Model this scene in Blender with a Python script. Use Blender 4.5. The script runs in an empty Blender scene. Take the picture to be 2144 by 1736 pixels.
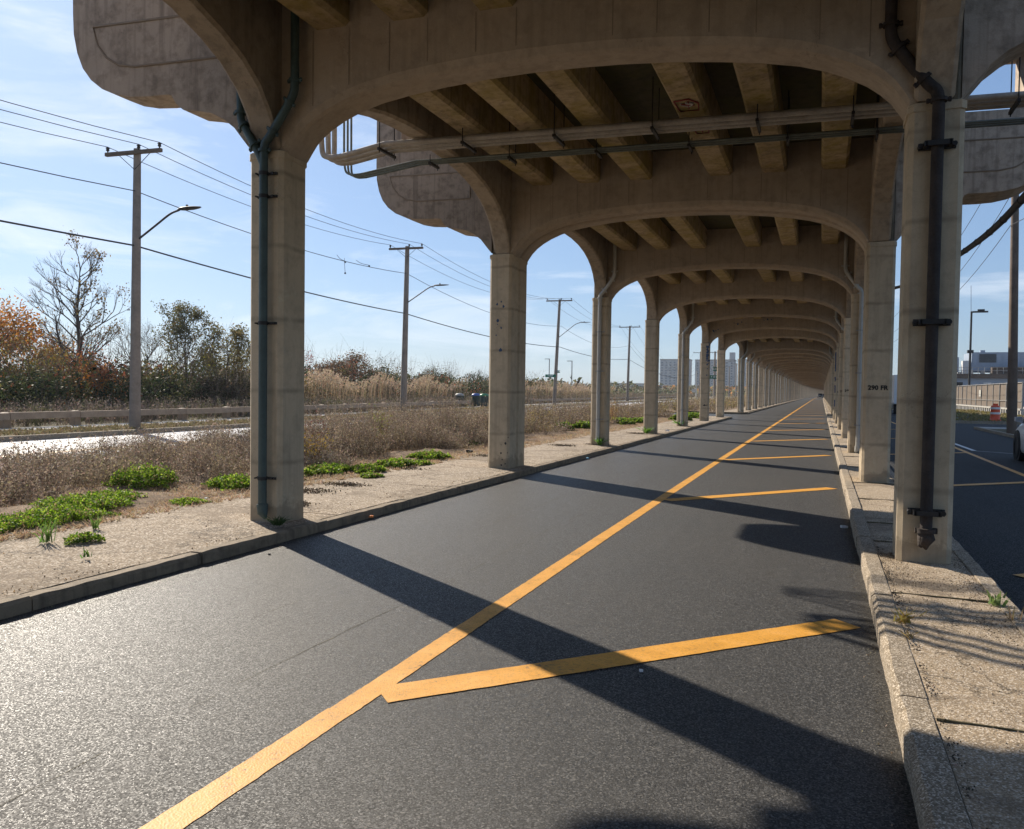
import bpy, bmesh, math, random
import numpy as np
from mathutils import Vector, Matrix
random.seed(7); rng = np.random.default_rng(7)
scn = bpy.context.scene
C = scn.collection
R = math.radians

# ------------------------------------------------------------------ camera
cam_d = bpy.data.cameras.new('camera'); cam = bpy.data.objects.new('camera', cam_d); C.objects.link(cam)
yaw, pitch, roll = 0.370935, 0.031388, 0.013827
cy, sy = math.cos(yaw), math.sin(yaw)
F = Vector((-sy*math.cos(pitch), cy*math.cos(pitch), -math.sin(pitch)))
Rv = Vector((cy, sy, 0)); Uv = Rv.cross(F)
R2 = Rv*math.cos(roll) + Uv*math.sin(roll); U2 = -Rv*math.sin(roll) + Uv*math.cos(roll)
m3 = Matrix((R2, U2, -F)).transposed()
cam.matrix_world = Matrix.Translation((0, 0, 1.65)) @ m3.to_4x4()
cam_d.sensor_fit = 'HORIZONTAL'; cam_d.sensor_width = 36; cam_d.lens = 1663.136/2144*36
cam_d.clip_start = 0.05; cam_d.clip_end = 6000
scn.camera = cam
scn.render.resolution_x = 1024; scn.render.resolution_y = 829
scn.view_settings.view_transform = 'Standard'; scn.view_settings.look = 'None'
scn.view_settings.exposure = 1.05; scn.view_settings.gamma = 1

# ------------------------------------------------------------------ sun and sky
SUN_AZ = Vector((-.838, .545, 0)).normalized(); SUN_EL = R(31)
sun_d = bpy.data.lights.new('sun', 'SUN'); sun_d.energy = 3.8; sun_d.angle = R(.5); sun_d.color = (1, .90, .76)
sun = bpy.data.objects.new('sun', sun_d); C.objects.link(sun)
sdir = Vector((SUN_AZ.x*math.cos(SUN_EL), SUN_AZ.y*math.cos(SUN_EL), math.sin(SUN_EL)))
sun.rotation_euler = sdir.to_track_quat('Z', 'Y').to_euler(); sun.location = (-30, 20, 40)
w = bpy.data.worlds.new('World'); scn.world = w; w.use_nodes = True
nt = w.node_tree; bg = nt.nodes['Background']
sky = nt.nodes.new('ShaderNodeTexSky'); sky.sky_type = 'NISHITA'; sky.sun_disc = False
sky.sun_elevation = SUN_EL; sky.sun_rotation = math.atan2(SUN_AZ.x, SUN_AZ.y); sky.air_density = 1.1; sky.dust_density = .55; sky.ozone_density = 2.2
tc = nt.nodes.new('ShaderNodeTexCoord'); mp = nt.nodes.new('ShaderNodeMapping')
mp.inputs['Scale'].default_value = (1.3, 2.6, 9.0); mp.inputs['Rotation'].default_value = (0.12, 0.10, 0.5)
nz = nt.nodes.new('ShaderNodeTexNoise'); nz.inputs['Scale'].default_value = 1.9; nz.inputs['Detail'].default_value = 9; nz.inputs['Roughness'].default_value = .62; nz.inputs['Distortion'].default_value = .7
cr = nt.nodes.new('ShaderNodeValToRGB'); cr.color_ramp.elements[0].position = .51; cr.color_ramp.elements[0].color = (0, 0, 0, 1)
cr.color_ramp.elements[1].position = .80; cr.color_ramp.elements[1].color = (.6, .6, .6, 1)
mx = nt.nodes.new('ShaderNodeMix'); mx.data_type = 'RGBA'
sc_ = nt.nodes.new('ShaderNodeMix'); sc_.data_type = 'RGBA'; sc_.blend_type = 'MULTIPLY'; sc_.inputs['Factor'].default_value = 1; sc_.inputs['B'].default_value = (.45, .68, 1.13, 1)
gm = nt.nodes.new('ShaderNodeGamma'); gm.inputs['Gamma'].default_value = .58
L = nt.links.new
L(tc.outputs['Generated'], mp.inputs['Vector']); L(mp.outputs['Vector'], nz.inputs['Vector']); L(nz.outputs['Fac'], cr.inputs['Fac'])
L(sky.outputs['Color'], sc_.inputs['A']); L(sc_.outputs['Result'], gm.inputs['Color'])
L(cr.outputs['Color'], mx.inputs['Factor']); L(gm.outputs['Color'], mx.inputs['A']); mx.inputs['B'].default_value = (4.6, 4.75, 5.0, 1)
L(mx.outputs['Result'], bg.inputs['Color']); bg.inputs['Strength'].default_value = .118

# ------------------------------------------------------------------ helpers
def tag(o, label=None, cat=None, group=None, kind=None):
    if label: o['label'] = label
    if cat: o['category'] = cat
    if group: o['group'] = group
    if kind: o['kind'] = kind
    return o
def empty(name, loc=(0,0,0), rz=0, label=None, cat=None, group=None):
    o = bpy.data.objects.new(name, None); C.objects.link(o); o.location = loc; o.rotation_euler = (0,0,rz)
    o.empty_display_size = .2
    return tag(o, label, cat, group)
class MB:
    def __init__(s): s.v = []; s.f = []; s.m = []; s.smooth = []
    def add(s, vs, fs, mi=0, sm=False):
        b = len(s.v); s.v += [tuple(map(float, q)) for q in vs]
        for f in fs: s.f.append(tuple(b+i for i in f)); s.m.append(mi); s.smooth.append(sm)
    def box(s, x0, x1, y0, y1, z0, z1, mi=0):
        s.add([(x0,y0,z0),(x1,y0,z0),(x1,y1,z0),(x0,y1,z0),(x0,y0,z1),(x1,y0,z1),(x1,y1,z1),(x0,y1,z1)],
              [(0,3,2,1),(4,5,6,7),(0,1,5,4),(1,2,6,5),(2,3,7,6),(3,0,4,7)], mi)
    def obox(s, c, ax, ay, hx, hy, z0, z1, mi=0):
        c = Vector(c); ax = Vector(ax); ay = Vector(ay); P = []
        for z in (z0, z1):
            for a, b in ((-1,-1),(1,-1),(1,1),(-1,1)):
                q = c + ax*hx*a + ay*hy*b; P.append((q.x, q.y, z))
        s.add(P, [(0,3,2,1),(4,5,6,7),(0,1,5,4),(1,2,6,5),(2,3,7,6),(3,0,4,7)], mi)
    def loft(s, rings, mi=0, caps=True, sm=False, closed=True):
        n = len(rings[0]); vs = [q for r in rings for q in r]; fs = []
        for i in range(len(rings)-1):
            for j in range(n if closed else n-1):
                a = i*n+j; b = i*n+(j+1) % n; fs.append((a, b, b+n, a+n))
        s.add(vs, fs, mi, sm)
        if caps:
            s.add(rings[0], [tuple(reversed(range(n)))], mi); s.add(rings[-1], [tuple(range(n))], mi)
    def tube(s, pts, r, n=8, mi=0, caps=True, sm=True):
        pts = [Vector(p) for p in pts]; rs = r if isinstance(r, (list, tuple)) else [r]*len(pts); rings = []
        up = Vector((0, 0, 1)); pu = None
        for i, p in enumerate(pts):
            d = (pts[min(i+1, len(pts)-1)] - pts[max(i-1, 0)]).normalized()
            if pu is None:
                a = d.cross(up)
                if a.length < .05: a = d.cross(Vector((1, 0, 0)))
                a.normalize()
            else:
                a = pu - d*pu.dot(d); a.normalize()
            pu = a; b = d.cross(a)
            rings.append([tuple(p + (a*math.cos(2*math.pi*k/n) + b*math.sin(2*math.pi*k/n))*rs[i]) for k in range(n)])
        s.loft(rings, mi, caps, sm)
    def build(s, name, mats, parent=None, loc=None, **tg):
        me = bpy.data.meshes.new(name); me.from_pydata(s.v, [], s.f)
        for m in (mats if isinstance(mats, (list, tuple)) else [mats]): me.materials.append(m)
        me.polygons.foreach_set('material_index', s.m); me.polygons.foreach_set('use_smooth', s.smooth)
        bm = bmesh.new(); bm.from_mesh(me); bmesh.ops.recalc_face_normals(bm, faces=bm.faces); bm.to_mesh(me); bm.free()
        o = bpy.data.objects.new(name, me); C.objects.link(o)
        if parent: o.parent = parent
        if loc: o.location = loc
        return tag(o, **tg)
def inst(me, name, parent=None, loc=(0,0,0), rz=0, sc=None, **tg):
    o = bpy.data.objects.new(name, me); C.objects.link(o); o.parent = parent; o.location = loc; o.rotation_euler = (0,0,rz)
    if sc: o.scale = sc
    return tag(o, **tg)
def copy_tree(o, parent=None):
    c = o.copy(); C.objects.link(c)
    if parent: c.parent = parent
    for ch in o.children: copy_tree(ch, c)
    return c
def bez(pts, n=8):                                   # smooth polyline through points (Catmull-Rom)
    P = [Vector(p) for p in pts]; P = [P[0]*2-P[1]] + P + [P[-1]*2-P[-2]]; out = []
    for i in range(1, len(P)-2):
        for k in range(n):
            t = k/n; a, b, c, d = P[i-1:i+3]
            out.append(.5*((2*b)+(c-a)*t+(2*a-5*b+4*c-d)*t*t+(3*b-a-3*c+d)*t*t*t))
    return out + [P[-2]]
def lin(t, tab):
    for (a, va), (b, vb) in zip(tab, tab[1:]):
        if t <= b: return va + (vb-va)*max(0, (t-a))/(b-a)
    return tab[-1][1]

# quads cloud with per-quad colour
class QC:
    def __init__(s): s.q = []; s.c = []
    def add(s, quads, cols):
        quads = np.asarray(quads, float).reshape(-1, 4, 3); s.q.append(quads)
        cols = np.asarray(cols, float)
        if cols.ndim == 1: cols = np.tile(cols, (len(quads), 1))
        s.c.append(cols)
    def leaves(s, cen, size, cols, aspect=.6, up=0.0, flat=0.0):
        n = len(cen); a = rng.normal(size=(n, 3)); a[:, 2] = a[:, 2]*(1-flat) + up; a /= np.linalg.norm(a, axis=1)[:, None]+1e-9
        b = np.cross(a, rng.normal(size=(n, 3))); b /= np.linalg.norm(b, axis=1)[:, None]+1e-9
        sz = (np.asarray(size)*rng.uniform(.6, 1.3, n))[:, None]
        a = a*sz; b = b*sz*aspect
        s.add(np.stack([cen-a, cen-b*.9, cen+a, cen+b*.9], 1), cols)
    def strips(s, p0, p1, w0, w1, cols):
        d = p1-p0; n = len(p0); sd = np.cross(d, rng.normal(size=(n, 3))); sd /= np.linalg.norm(sd, axis=1)[:, None]+1e-9
        w0 = np.asarray(w0).reshape(-1, 1); w1 = np.asarray(w1).reshape(-1, 1)
        s.add(np.stack([p0-sd*w0, p0+sd*w0, p1+sd*w1, p1-sd*w1], 1), cols)
    def build(s, name, mat, parent=None, **tg):
        q = np.concatenate(s.q); c = np.concatenate(s.c); n = len(q)
        me = bpy.data.meshes.new(name); me.vertices.add(n*4); me.loops.add(n*4); me.polygons.add(n)
        me.vertices.foreach_set('co', q.reshape(-1).astype(np.float32)); me.loops.foreach_set('vertex_index', np.arange(n*4, dtype=np.int32))
        me.polygons.foreach_set('loop_start', np.arange(0, n*4, 4, dtype=np.int32))
        me.update(calc_edges=True)
        ca = me.color_attributes.new('Col', 'FLOAT_COLOR', 'POINT')
        cc = np.ones((n, 4, 4), np.float32); cc[:, :, :3] = c[:, None, :]
        ca.data.foreach_set('color', cc.reshape(-1)); me.materials.append(mat); me.validate()
        o = bpy.data.objects.new(name, me); C.objects.link(o)
        if parent: o.parent = parent
        return tag(o, **tg)
def jit(col, n, v=.25, h=.12):
    c = np.tile(np.array(col, float), (n, 1)); c *= rng.uniform(1-v, 1+v, (n, 1)); c *= rng.uniform(1-h, 1+h, (n, 3)); return np.clip(c, 0, 1)

# ------------------------------------------------------------------ materials
def new_mat(name):
    m = bpy.data.materials.new(name); m.use_nodes = True; return m, m.node_tree, m.node_tree.nodes['Principled BSDF']
def N(t, kind, **kw):
    n = t.nodes.new(kind)
    for k, v in kw.items():
        if k in n.inputs: n.inputs[k].default_value = v
        else: setattr(n, k, v)
    return n
def ramp(t, src, stops):
    r = t.nodes.new('ShaderNodeValToRGB'); e = r.color_ramp.elements
    while len(e) < len(stops): e.new(.5)
    for i, (p, c) in enumerate(stops):
        e[i].position = p; e[i].color = (*c, 1) if len(c) == 3 else c
    t.links.new(src, r.inputs['Fac']); return r
def noise(t, co, scale, detail=4, rough=.55, dist=0.):
    n = N(t, 'ShaderNodeTexNoise', Scale=scale, Detail=detail, Roughness=rough, Distortion=dist); t.links.new(co, n.inputs['Vector']); return n
def mixc(t, fac, a, b, blend='MIX'):
    m = t.nodes.new('ShaderNodeMix'); m.data_type = 'RGBA'; m.blend_type = blend
    for s, v in (('Factor', fac), ('A', a), ('B', b)):
        if hasattr(v, 'links'): t.links.new(v, m.inputs[s])
        else: m.inputs[s].default_value = v if s == 'Factor' else (*v, 1)
    return m.outputs['Result']
def bump(t, h, strength, dist, bs, prev=None):
    b = N(t, 'ShaderNodeBump', Strength=strength, Distance=dist); t.links.new(h, b.inputs['Height'])
    if prev: t.links.new(prev.outputs['Normal'], b.inputs['Normal'])
    t.links.new(b.outputs['Normal'], bs.inputs['Normal']); return b
def obj_co(t, rand=True):
    tc = t.nodes.new('ShaderNodeTexCoord')
    if not rand: return tc.outputs['Object']
    oi = t.nodes.new('ShaderNodeObjectInfo'); ml = N(t, 'ShaderNodeVectorMath', operation='SCALE'); ml.inputs['Scale'].default_value = 37.
    cb = t.nodes.new('ShaderNodeCombineXYZ'); t.links.new(oi.outputs['Random'], cb.inputs[0]); t.links.new(oi.outputs['Random'], cb.inputs[1])
    t.links.new(cb.outputs[0], ml.inputs[0]); ad = N(t, 'ShaderNodeVectorMath', operation='ADD')
    t.links.new(tc.outputs['Object'], ad.inputs[0]); t.links.new(ml.outputs[0], ad.inputs[1]); return ad.outputs[0]
def simple(name, col, rough=.6, var=.2, scale=3., metal=0., bmp=.15, bscale=40., bdist=.004, rand=True):
    m, t, b = new_mat(name); co = obj_co(t, rand)
    n1 = noise(t, co, scale, 5); n2 = noise(t, co, scale*7, 4)
    c0 = tuple(v*(1-var) for v in col); c1 = tuple(min(1, v*(1+var)) for v in col)
    r1 = ramp(t, n1.outputs['Fac'], [(.3, c0), (.7, c1)])
    c = mixc(t, .35, r1.outputs['Color'], ramp(t, n2.outputs['Fac'], [(.3, c0), (.7, c1)]).outputs['Color'])
    t.links.new(c, b.inputs['Base Color']); b.inputs['Roughness'].default_value = rough; b.inputs['Metallic'].default_value = metal
    if bmp: bump(t, noise(t, co, bscale, 4).outputs['Fac'], bmp, bdist, b)
    return m
def concrete(name, base, dark, lines=False, rough=.85, moss=None, mossamt=.55, stain=.5, bstr=.35, pit=True):
    m, t, b = new_mat(name); co = obj_co(t)
    big = noise(t, co, .9, 6, .6, .4); mid = noise(t, co, 6, 6, .65); fine = noise(t, co, 90, 3)
    c = mixc(t, ramp(t, big.outputs['Fac'], [(.35, (0,0,0)), (.75, (1,1,1))]).outputs['Color'], base, tuple(v*.8 for v in base))
    c = mixc(t, ramp(t, mid.outputs['Fac'], [(.47, (0,0,0)), (.70, (stain,)*3)]).outputs['Color'], c, dark)
    # vertical run-off streaks
    mpn = N(t, 'ShaderNodeMapping'); mpn.inputs['Scale'].default_value = (9, 9, .55); t.links.new(co, mpn.inputs['Vector'])
    st = noise(t, mpn.outputs['Vector'], 1.2, 4, .6)
    c = mixc(t, ramp(t, st.outputs['Fac'], [(.50, (0,0,0)), (.72, (min(1, .9*stain),)*3)]).outputs['Color'], c, dark)
    c = mixc(t, ramp(t, fine.outputs['Fac'], [(.35, (0,0,0)), (.8, (.35,)*3)]).outputs['Color'], c, tuple(v*.6 for v in base))
    if moss:
        mo = noise(t, co, 1.7, 7, .7, .3)
        c = mixc(t, ramp(t, mo.outputs['Fac'], [(.42, (0,0,0)), (.66, (mossamt,)*3)]).outputs['Color'], c, moss)
    h = fine.outputs['Fac']
    if lines:
        tc2 = t.nodes.new('ShaderNodeTexCoord'); sp = t.nodes.new('ShaderNodeSeparateXYZ'); t.links.new(tc2.outputs['Object'], sp.inputs[0])
        wob = noise(t, co, 3.5, 3); ma = N(t, 'ShaderNodeMath', operation='MULTIPLY_ADD'); ma.inputs[1].default_value = .05
        t.links.new(wob.outputs['Fac'], ma.inputs[0]); t.links.new(sp.outputs['Z'], ma.inputs[2])
        md = N(t, 'ShaderNodeMath', operation='PINGPONG'); md.inputs[1].default_value = .405; t.links.new(ma.outputs[0], md.inputs[0])
        rl = ramp(t, md.outputs[0], [(.0, (.8,)*3), (.015, (.55,)*3), (.04, (0,)*3)])
        br = noise(t, co, 5, 3); ml = N(t, 'ShaderNodeMath', operation='MULTIPLY')
        t.links.new(rl.outputs['Color'], ml.inputs[0]); t.links.new(ramp(t, br.outputs['Fac'], [(.30, (.25,)*3), (.58, (1,)*3)]).outputs['Color'], ml.inputs[1])
        c = mixc(t, ml.outputs[0], c, tuple(v*.45 for v in base))
    # pale efflorescence / repair patches and grime at the foot
    ef = noise(t, co, 2.3, 5, .75, .6); c = mixc(t, ramp(t, ef.outputs['Fac'], [(.62, (0,)*3), (.70, (.30,)*3)]).outputs['Color'], c, tuple(min(.7, v*1.35) for v in base))
    vr = N(t, 'ShaderNodeTexVoronoi', Scale=1.3, feature='DISTANCE_TO_EDGE'); wv = N(t, 'ShaderNodeVectorMath', operation='ADD'); wn = noise(t, co, 4, 4); t.links.new(co, wv.inputs[0]); t.links.new(wn.outputs['Color'], wv.inputs[1]); t.links.new(wv.outputs[0], vr.inputs['Vector'])
    ck = ramp(t, vr.outputs['Distance'], [(0, (.55,)*3), (.006, (0,)*3)]); cm = N(t, 'ShaderNodeMath', operation='MULTIPLY'); t.links.new(ck.outputs['Color'], cm.inputs[0]); t.links.new(ramp(t, big.outputs['Fac'], [(.5, (0,)*3), (.56, (1,)*3)]).outputs['Color'], cm.inputs[1])
    c = mixc(t, cm.outputs[0], c, tuple(v*.3 for v in base))
    if lines:
        gz = N(t, 'ShaderNodeMath', operation='MULTIPLY_ADD'); gz.inputs[1].default_value = -.55; t.links.new(mid.outputs['Fac'], gz.inputs[0]); t.links.new(sp.outputs['Z'], gz.inputs[2])
        c = mixc(t, ramp(t, gz.outputs[0], [(.0, (.4,)*3), (.06, (.0,)*3)]).outputs['Color'], c, (.16, .125, .085))
    oi = t.nodes.new('ShaderNodeObjectInfo'); hv = N(t, 'ShaderNodeHueSaturation'); mr = N(t, 'ShaderNodeMapRange'); mr.inputs['To Min'].default_value = .82; mr.inputs['To Max'].default_value = 1.12
    t.links.new(oi.outputs['Random'], mr.inputs['Value']); t.links.new(mr.outputs['Result'], hv.inputs['Value']); t.links.new(c, hv.inputs['Color']); c = hv.outputs['Color']
    t.links.new(c, b.inputs['Base Color']); b.inputs['Roughness'].default_value = rough
    b.inputs['Specular IOR Level'].default_value = .3
    pv = bump(t, mid.outputs['Fac'], bstr, .02, b); bump(t, h, bstr, .004, b, pv)
    return m
M = {}
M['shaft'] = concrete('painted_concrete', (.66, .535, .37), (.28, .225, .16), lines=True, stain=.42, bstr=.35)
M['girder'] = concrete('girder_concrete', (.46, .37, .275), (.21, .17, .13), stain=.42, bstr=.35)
M['block'] = concrete('rough_concrete', (.27, .22, .16), (.05, .045, .03), stain=.9, moss=(.06, .055, .025), mossamt=.6, bstr=.7)
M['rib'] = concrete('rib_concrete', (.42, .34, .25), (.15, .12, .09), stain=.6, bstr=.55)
M['beam'] = concrete('beam_concrete', (.50, .38, .23), (.16, .12, .065), stain=.9, moss=(.27, .205, .04), mossamt=.8, bstr=.7)
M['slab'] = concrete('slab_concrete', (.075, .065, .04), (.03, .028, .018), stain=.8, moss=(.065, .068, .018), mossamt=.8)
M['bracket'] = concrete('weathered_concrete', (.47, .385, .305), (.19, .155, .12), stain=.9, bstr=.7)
M['seam'] = simple('seam_mortar', (.24, .19, .14), .9)
def asphalt(name, base, rough=.8, spec=.35, tint=(.97, 1., 1.04), glit=1.):
    m, t, b = new_mat(name); co = obj_co(t, False)
    f1 = N(t, 'ShaderNodeTexVoronoi', Scale=140., Randomness=1.); t.links.new(co, f1.inputs['Vector'])
    f2 = noise(t, co, 230, 3, .75); f3 = noise(t, co, 60, 4, .7); big = noise(t, co, .45, 6, .65)
    mpn = N(t, 'ShaderNodeMapping'); mpn.inputs['Scale'].default_value = (3.2, .05, 1); t.links.new(co, mpn.inputs['Vector'])
    lane = noise(t, mpn.outputs['Vector'], 1.3, 6, .65)
    k = lambda v: tuple(min(1, base*v*q) for q in tint)
    sp = N(t, 'ShaderNodeSeparateColor'); t.links.new(f1.outputs['Color'], sp.inputs[0])
    c = ramp(t, sp.outputs[0], [(0., k(.2)), (.4, k(.6)), (.75, k(1.5)), (1., k(4.2))]).outputs['Color']
    c = mixc(t, ramp(t, f2.outputs['Fac'], [(.38, (.75,)*3), (.5, (0,)*3)]).outputs['Color'], c, k(.25))
    c = mixc(t, ramp(t, sp.outputs[1], [(.93, (0,)*3), (.97, (.7,)*3)]).outputs['Color'], c, (base*6, base*5.6, base*5))
    c = mixc(t, ramp(t, big.outputs['Fac'], [(.42, (0,)*3), (.72, (.30,)*3)]).outputs['Color'], c, (base*1.9, base*1.7, base*1.45))
    c = mixc(t, ramp(t, lane.outputs['Fac'], [(.50, (0,)*3), (.68, (.22,)*3)]).outputs['Color'], c, k(.4))
    t.links.new(c, b.inputs['Base Color'])
    rr = ramp(t, sp.outputs[2], [(.0, (rough-.30,)*3), (.25, (rough,)*3), (.8, (min(1, rough+.22),)*3)]); t.links.new(rr.outputs['Color'], b.inputs['Roughness']); b.inputs['Specular IOR Level'].default_value = spec
    pv = bump(t, sp.outputs[0], .7*glit, .0035, b); bump(t, f2.outputs['Fac'], .7*glit, .003, b, pv)
    return m
M['asphalt'] = asphalt('road_asphalt', .034, rough=.57, spec=.42, tint=(1.02, 1., .97))
M['asphalt_r'] = asphalt('side_road_asphalt', .028, rough=.8, spec=.25)
M['asphalt_l'] = asphalt('pale_glare_asphalt', .44, rough=.72, spec=.35, tint=(1, 1, 1.02), glit=.12)  # light grey left road, base colour raised to stand in for sun glare
def ground_mat(name, cols, scale=1.5, fine=60, bstr=.6, bd=.02, pebble=False, rough=.95, crack=True, ps=70.):
    m, t, b = new_mat(name); co = obj_co(t, False)
    n1 = noise(t, co, scale, 8, .7, .3); n2 = noise(t, co, fine, 5, .7); n3 = noise(t, co, scale*6, 6, .7)
    c = ramp(t, n1.outputs['Fac'], [(.32+.36*i/(len(cols)-1), k) for i, k in enumerate(cols)]).outputs['Color']
    c = mixc(t, ramp(t, n3.outputs['Fac'], [(.4, (.5,)*3), (.6, (0,)*3)]).outputs['Color'], c, tuple(v*.55 for v in cols[0]))
    c = mixc(t, ramp(t, n2.outputs['Fac'], [(.38, (.7,)*3), (.55, (0,)*3)]).outputs['Color'], c, tuple(v*.45 for v in cols[0]))
    c = mixc(t, ramp(t, n2.outputs['Fac'], [(.58, (0,)*3), (.72, (.6,)*3)]).outputs['Color'], c, tuple(min(1, v*1.5) for v in cols[-1]))
    if pebble:
        v = N(t, 'ShaderNodeTexVoronoi', Scale=ps); t.links.new(co, v.inputs['Vector'])
        s = N(t, 'ShaderNodeSeparateColor'); t.links.new(v.outputs['Color'], s.inputs[0])
        c = mixc(t, ramp(t, s.outputs[0], [(.25, (.7,)*3), (.5, (0,)*3)]).outputs['Color'], c, tuple(v_*.5 for v_ in cols[0]))
        c = mixc(t, ramp(t, s.outputs[1], [(.66, (0,)*3), (.95, (.75,)*3)]).outputs['Color'], c, (.74, .65, .54))
    if pebble and crack:
        wv = N(t, 'ShaderNodeVectorMath', operation='ADD'); wn = noise(t, co, 2.2, 6, .7); t.links.new(co, wv.inputs[0]); t.links.new(wn.outputs['Color'], wv.inputs[1])
        vr = N(t, 'ShaderNodeTexVoronoi', Scale=.55, feature='DISTANCE_TO_EDGE'); t.links.new(wv.outputs[0], vr.inputs['Vector'])
        c = mixc(t, ramp(t, vr.outputs['Distance'], [(0, (.85,)*3), (.012, (.0,)*3)]).outputs['Color'], c, (.05, .04, .03))
        dm = noise(t, co, .8, 7, .75, .5); c = mixc(t, ramp(t, dm.outputs['Fac'], [(.52, (0,)*3), (.60, (.6,)*3)]).outputs['Color'], c, (.17, .13, .09))
    t.links.new(c, b.inputs['Base Color']); b.inputs['Roughness'].default_value = rough; b.inputs['Specular IOR Level'].default_value = .25
    if pebble:
        pv = bump(t, v.outputs['Distance'], .7, .30/ps, b); bump(t, n2.outputs['Fac'], bstr, bd*.4, b, pv)
    else:
        pv = bump(t, n3.outputs['Fac'], bstr, bd, b); bump(t, n2.outputs['Fac'], bstr, bd*.5, b, pv)
    return m
M['walk'] = ground_mat('pebbled_sidewalk', [(.31, .24, .165), (.41, .325, .235), (.50, .40, .29)], 1.2, 45, pebble=True)
M['island'] = ground_mat('gritty_island', [(.42, .32, .21), (.48, .37, .25), (.54, .42, .29)], 1.6, 90, pebble=True, bd=.03, ps=130.)
M['curb'] = concrete('curb_concrete', (.52, .41, .29), (.20, .15, .10), stain=.6, bstr=1.2)
M['curb_l'] = concrete('shaded_grimy_curb', (.30, .235, .16), (.09, .07, .05), stain=.8, bstr=1.2)  # stained curb, base also darkened to paint in shade on its road face
M['curb'] = ground_mat('worn_kerb_stone', [(.27, .215, .15), (.36, .29, .205), (.44, .355, .26)], 2.0, 90, pebble=True, bd=.02, crack=False, ps=150.)
M['dirt'] = ground_mat('dry_dirt', [(.17, .115, .07), (.34, .24, .155), (.44, .32, .215)], 1.1, 55, .9, .04)
M['land'] = ground_mat('rough_land', [(.07, .065, .035), (.13, .11, .06), (.18, .15, .09)], .3, 12, .5, .05)
M['lawn'] = ground_mat('dry_lawn', [(.10, .085, .04), (.17, .14, .075), (.22, .18, .11)], 1.2, 30, .8, .05)
M['pale'] = ground_mat('pale_concrete', [(.42, .40, .36), (.50, .48, .44), (.55, .52, .48)], .8, 40, .3, .01)
def paint(name, col, worn=.35, rough=.6):
    m, t, b = new_mat(name); co = obj_co(t, False)
    n1 = noise(t, co, 3.2, 6, .7, .5); n2 = noise(t, co, 200, 4, .75); n3 = noise(t, co, 30, 6, .75, .4)
    f1 = N(t, 'ShaderNodeTexVoronoi', Scale=95., Randomness=1.); t.links.new(co, f1.inputs['Vector']); sp = N(t, 'ShaderNodeSeparateColor'); t.links.new(f1.outputs['Color'], sp.inputs[0])
    c = ramp(t, n1.outputs['Fac'], [(.30, tuple(v*.80 for v in col)), (.5, col), (.72, tuple(min(1, v*1.05+.05) for v in col))]).outputs['Color']
    c = mixc(t, ramp(t, sp.outputs[0], [(.0, (.5,)*3), (.35, (0,)*3)]).outputs['Color'], c, tuple(v*.5 for v in col))
    c = mixc(t, ramp(t, n2.outputs['Fac'], [(.36, (.7,)*3), (.46, (0,)*3)]).outputs['Color'], c, tuple(v*.35 for v in col))
    th = N(t, 'ShaderNodeMath', operation='MULTIPLY_ADD'); th.inputs[1].default_value = .55; t.links.new(n1.outputs['Fac'], th.inputs[0]); t.links.new(n3.outputs['Fac'], th.inputs[2])
    c = mixc(t, ramp(t, th.outputs[0], [(.58, (worn,)*3), (.68, (0,)*3)]).outputs['Color'], c, (.085, .065, .04))
    t.links.new(c, b.inputs['Base Color']); b.inputs['Roughness'].default_value = rough
    pv = bump(t, f1.outputs['Distance'], .35, .003, b); bump(t, n3.outputs['Fac'], .25, .004, b, pv)
    return m
M['yellow'] = paint('road_yellow', (.70, .33, .035), .75); M['white'] = paint('road_white', (.72, .72, .70))
M['wood'] = simple('weathered_pole_wood', (.23, .19, .155), .85, .3, 2, bmp=.5, bscale=25, bdist=.01)
M['wood_brown'] = simple('brown_pole_wood', (.15, .11, .08), .85, .35, 2, bmp=.5, bscale=25, bdist=.01)
M['wood_rail'] = simple('rail_timber', (.36, .27, .19), .8, .3, 3, bmp=.4, bscale=30)
M['metal'] = simple('galvanised_metal', (.34, .33, .31), .5, .2, 5, .6)
M['conduit'] = simple('dusty_conduit', (.34, .31, .27), .6, .3, 4, .3, bmp=.3, bscale=30)
M['conduit_g'] = simple('greenish_conduit', (.13, .145, .125), .6, .35, 6, .3)
M['teal'] = simple('teal_pipe_paint', (.045, .075, .070), .5, .4, 5, bmp=.25, bscale=30)
M['pipe_w'] = simple('grey_white_pipe', (.42, .41, .37), .55, .12, 5)
M['rust'] = simple('rusty_black_iron', (.040, .030, .025), .75, .6, 9, .2, bmp=.8, bscale=40, bdist=.01)
M['iron'] = simple('dark_iron', (.03, .028, .027), .6, .4, 8, .4)
M['black'] = simple('black_rubber', (.018, .018, .019), .7, .2)
M['wire'] = simple('wire_black', (.02, .02, .022), .6, .1, bmp=0)
M['green_sign'] = simple('sign_green', (.005, .16, .09), .4, .1, bmp=0); M['white_letter'] = simple('sign_white', (.8, .82, .8), .4, .05, bmp=0)
M['orange'] = simple('barrel_orange', (.75, .10, .03), .45, .12, bmp=0); M['band'] = simple('barrel_white', (.75, .72, .68), .35, .1, bmp=0)
M['mesh'] = simple('fence_screen', (.13, .10, .075), .8, .25, 1.2, bmp=.4, bscale=60)
M['white_wall'] = simple('white_plaster', (.55, .55, .54), .8, .12, .6)
M['silver'] = simple('silver_car_paint', (.68, .70, .74), .28, .03, metal=.15, bmp=0); M['dark_car'] = simple('dark_car_paint', (.03, .033, .04), .25, .05, bmp=0)
M['white_car'] = simple('white_vehicle_paint', (.72, .73, .74), .3, .04, bmp=0)
M['glass'] = simple('dark_glass', (.02, .025, .03), .06, .05, bmp=0); M['rim'] = simple('wheel_alloy', (.5, .5, .52), .3, .05, metal=.9, bmp=0)
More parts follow.
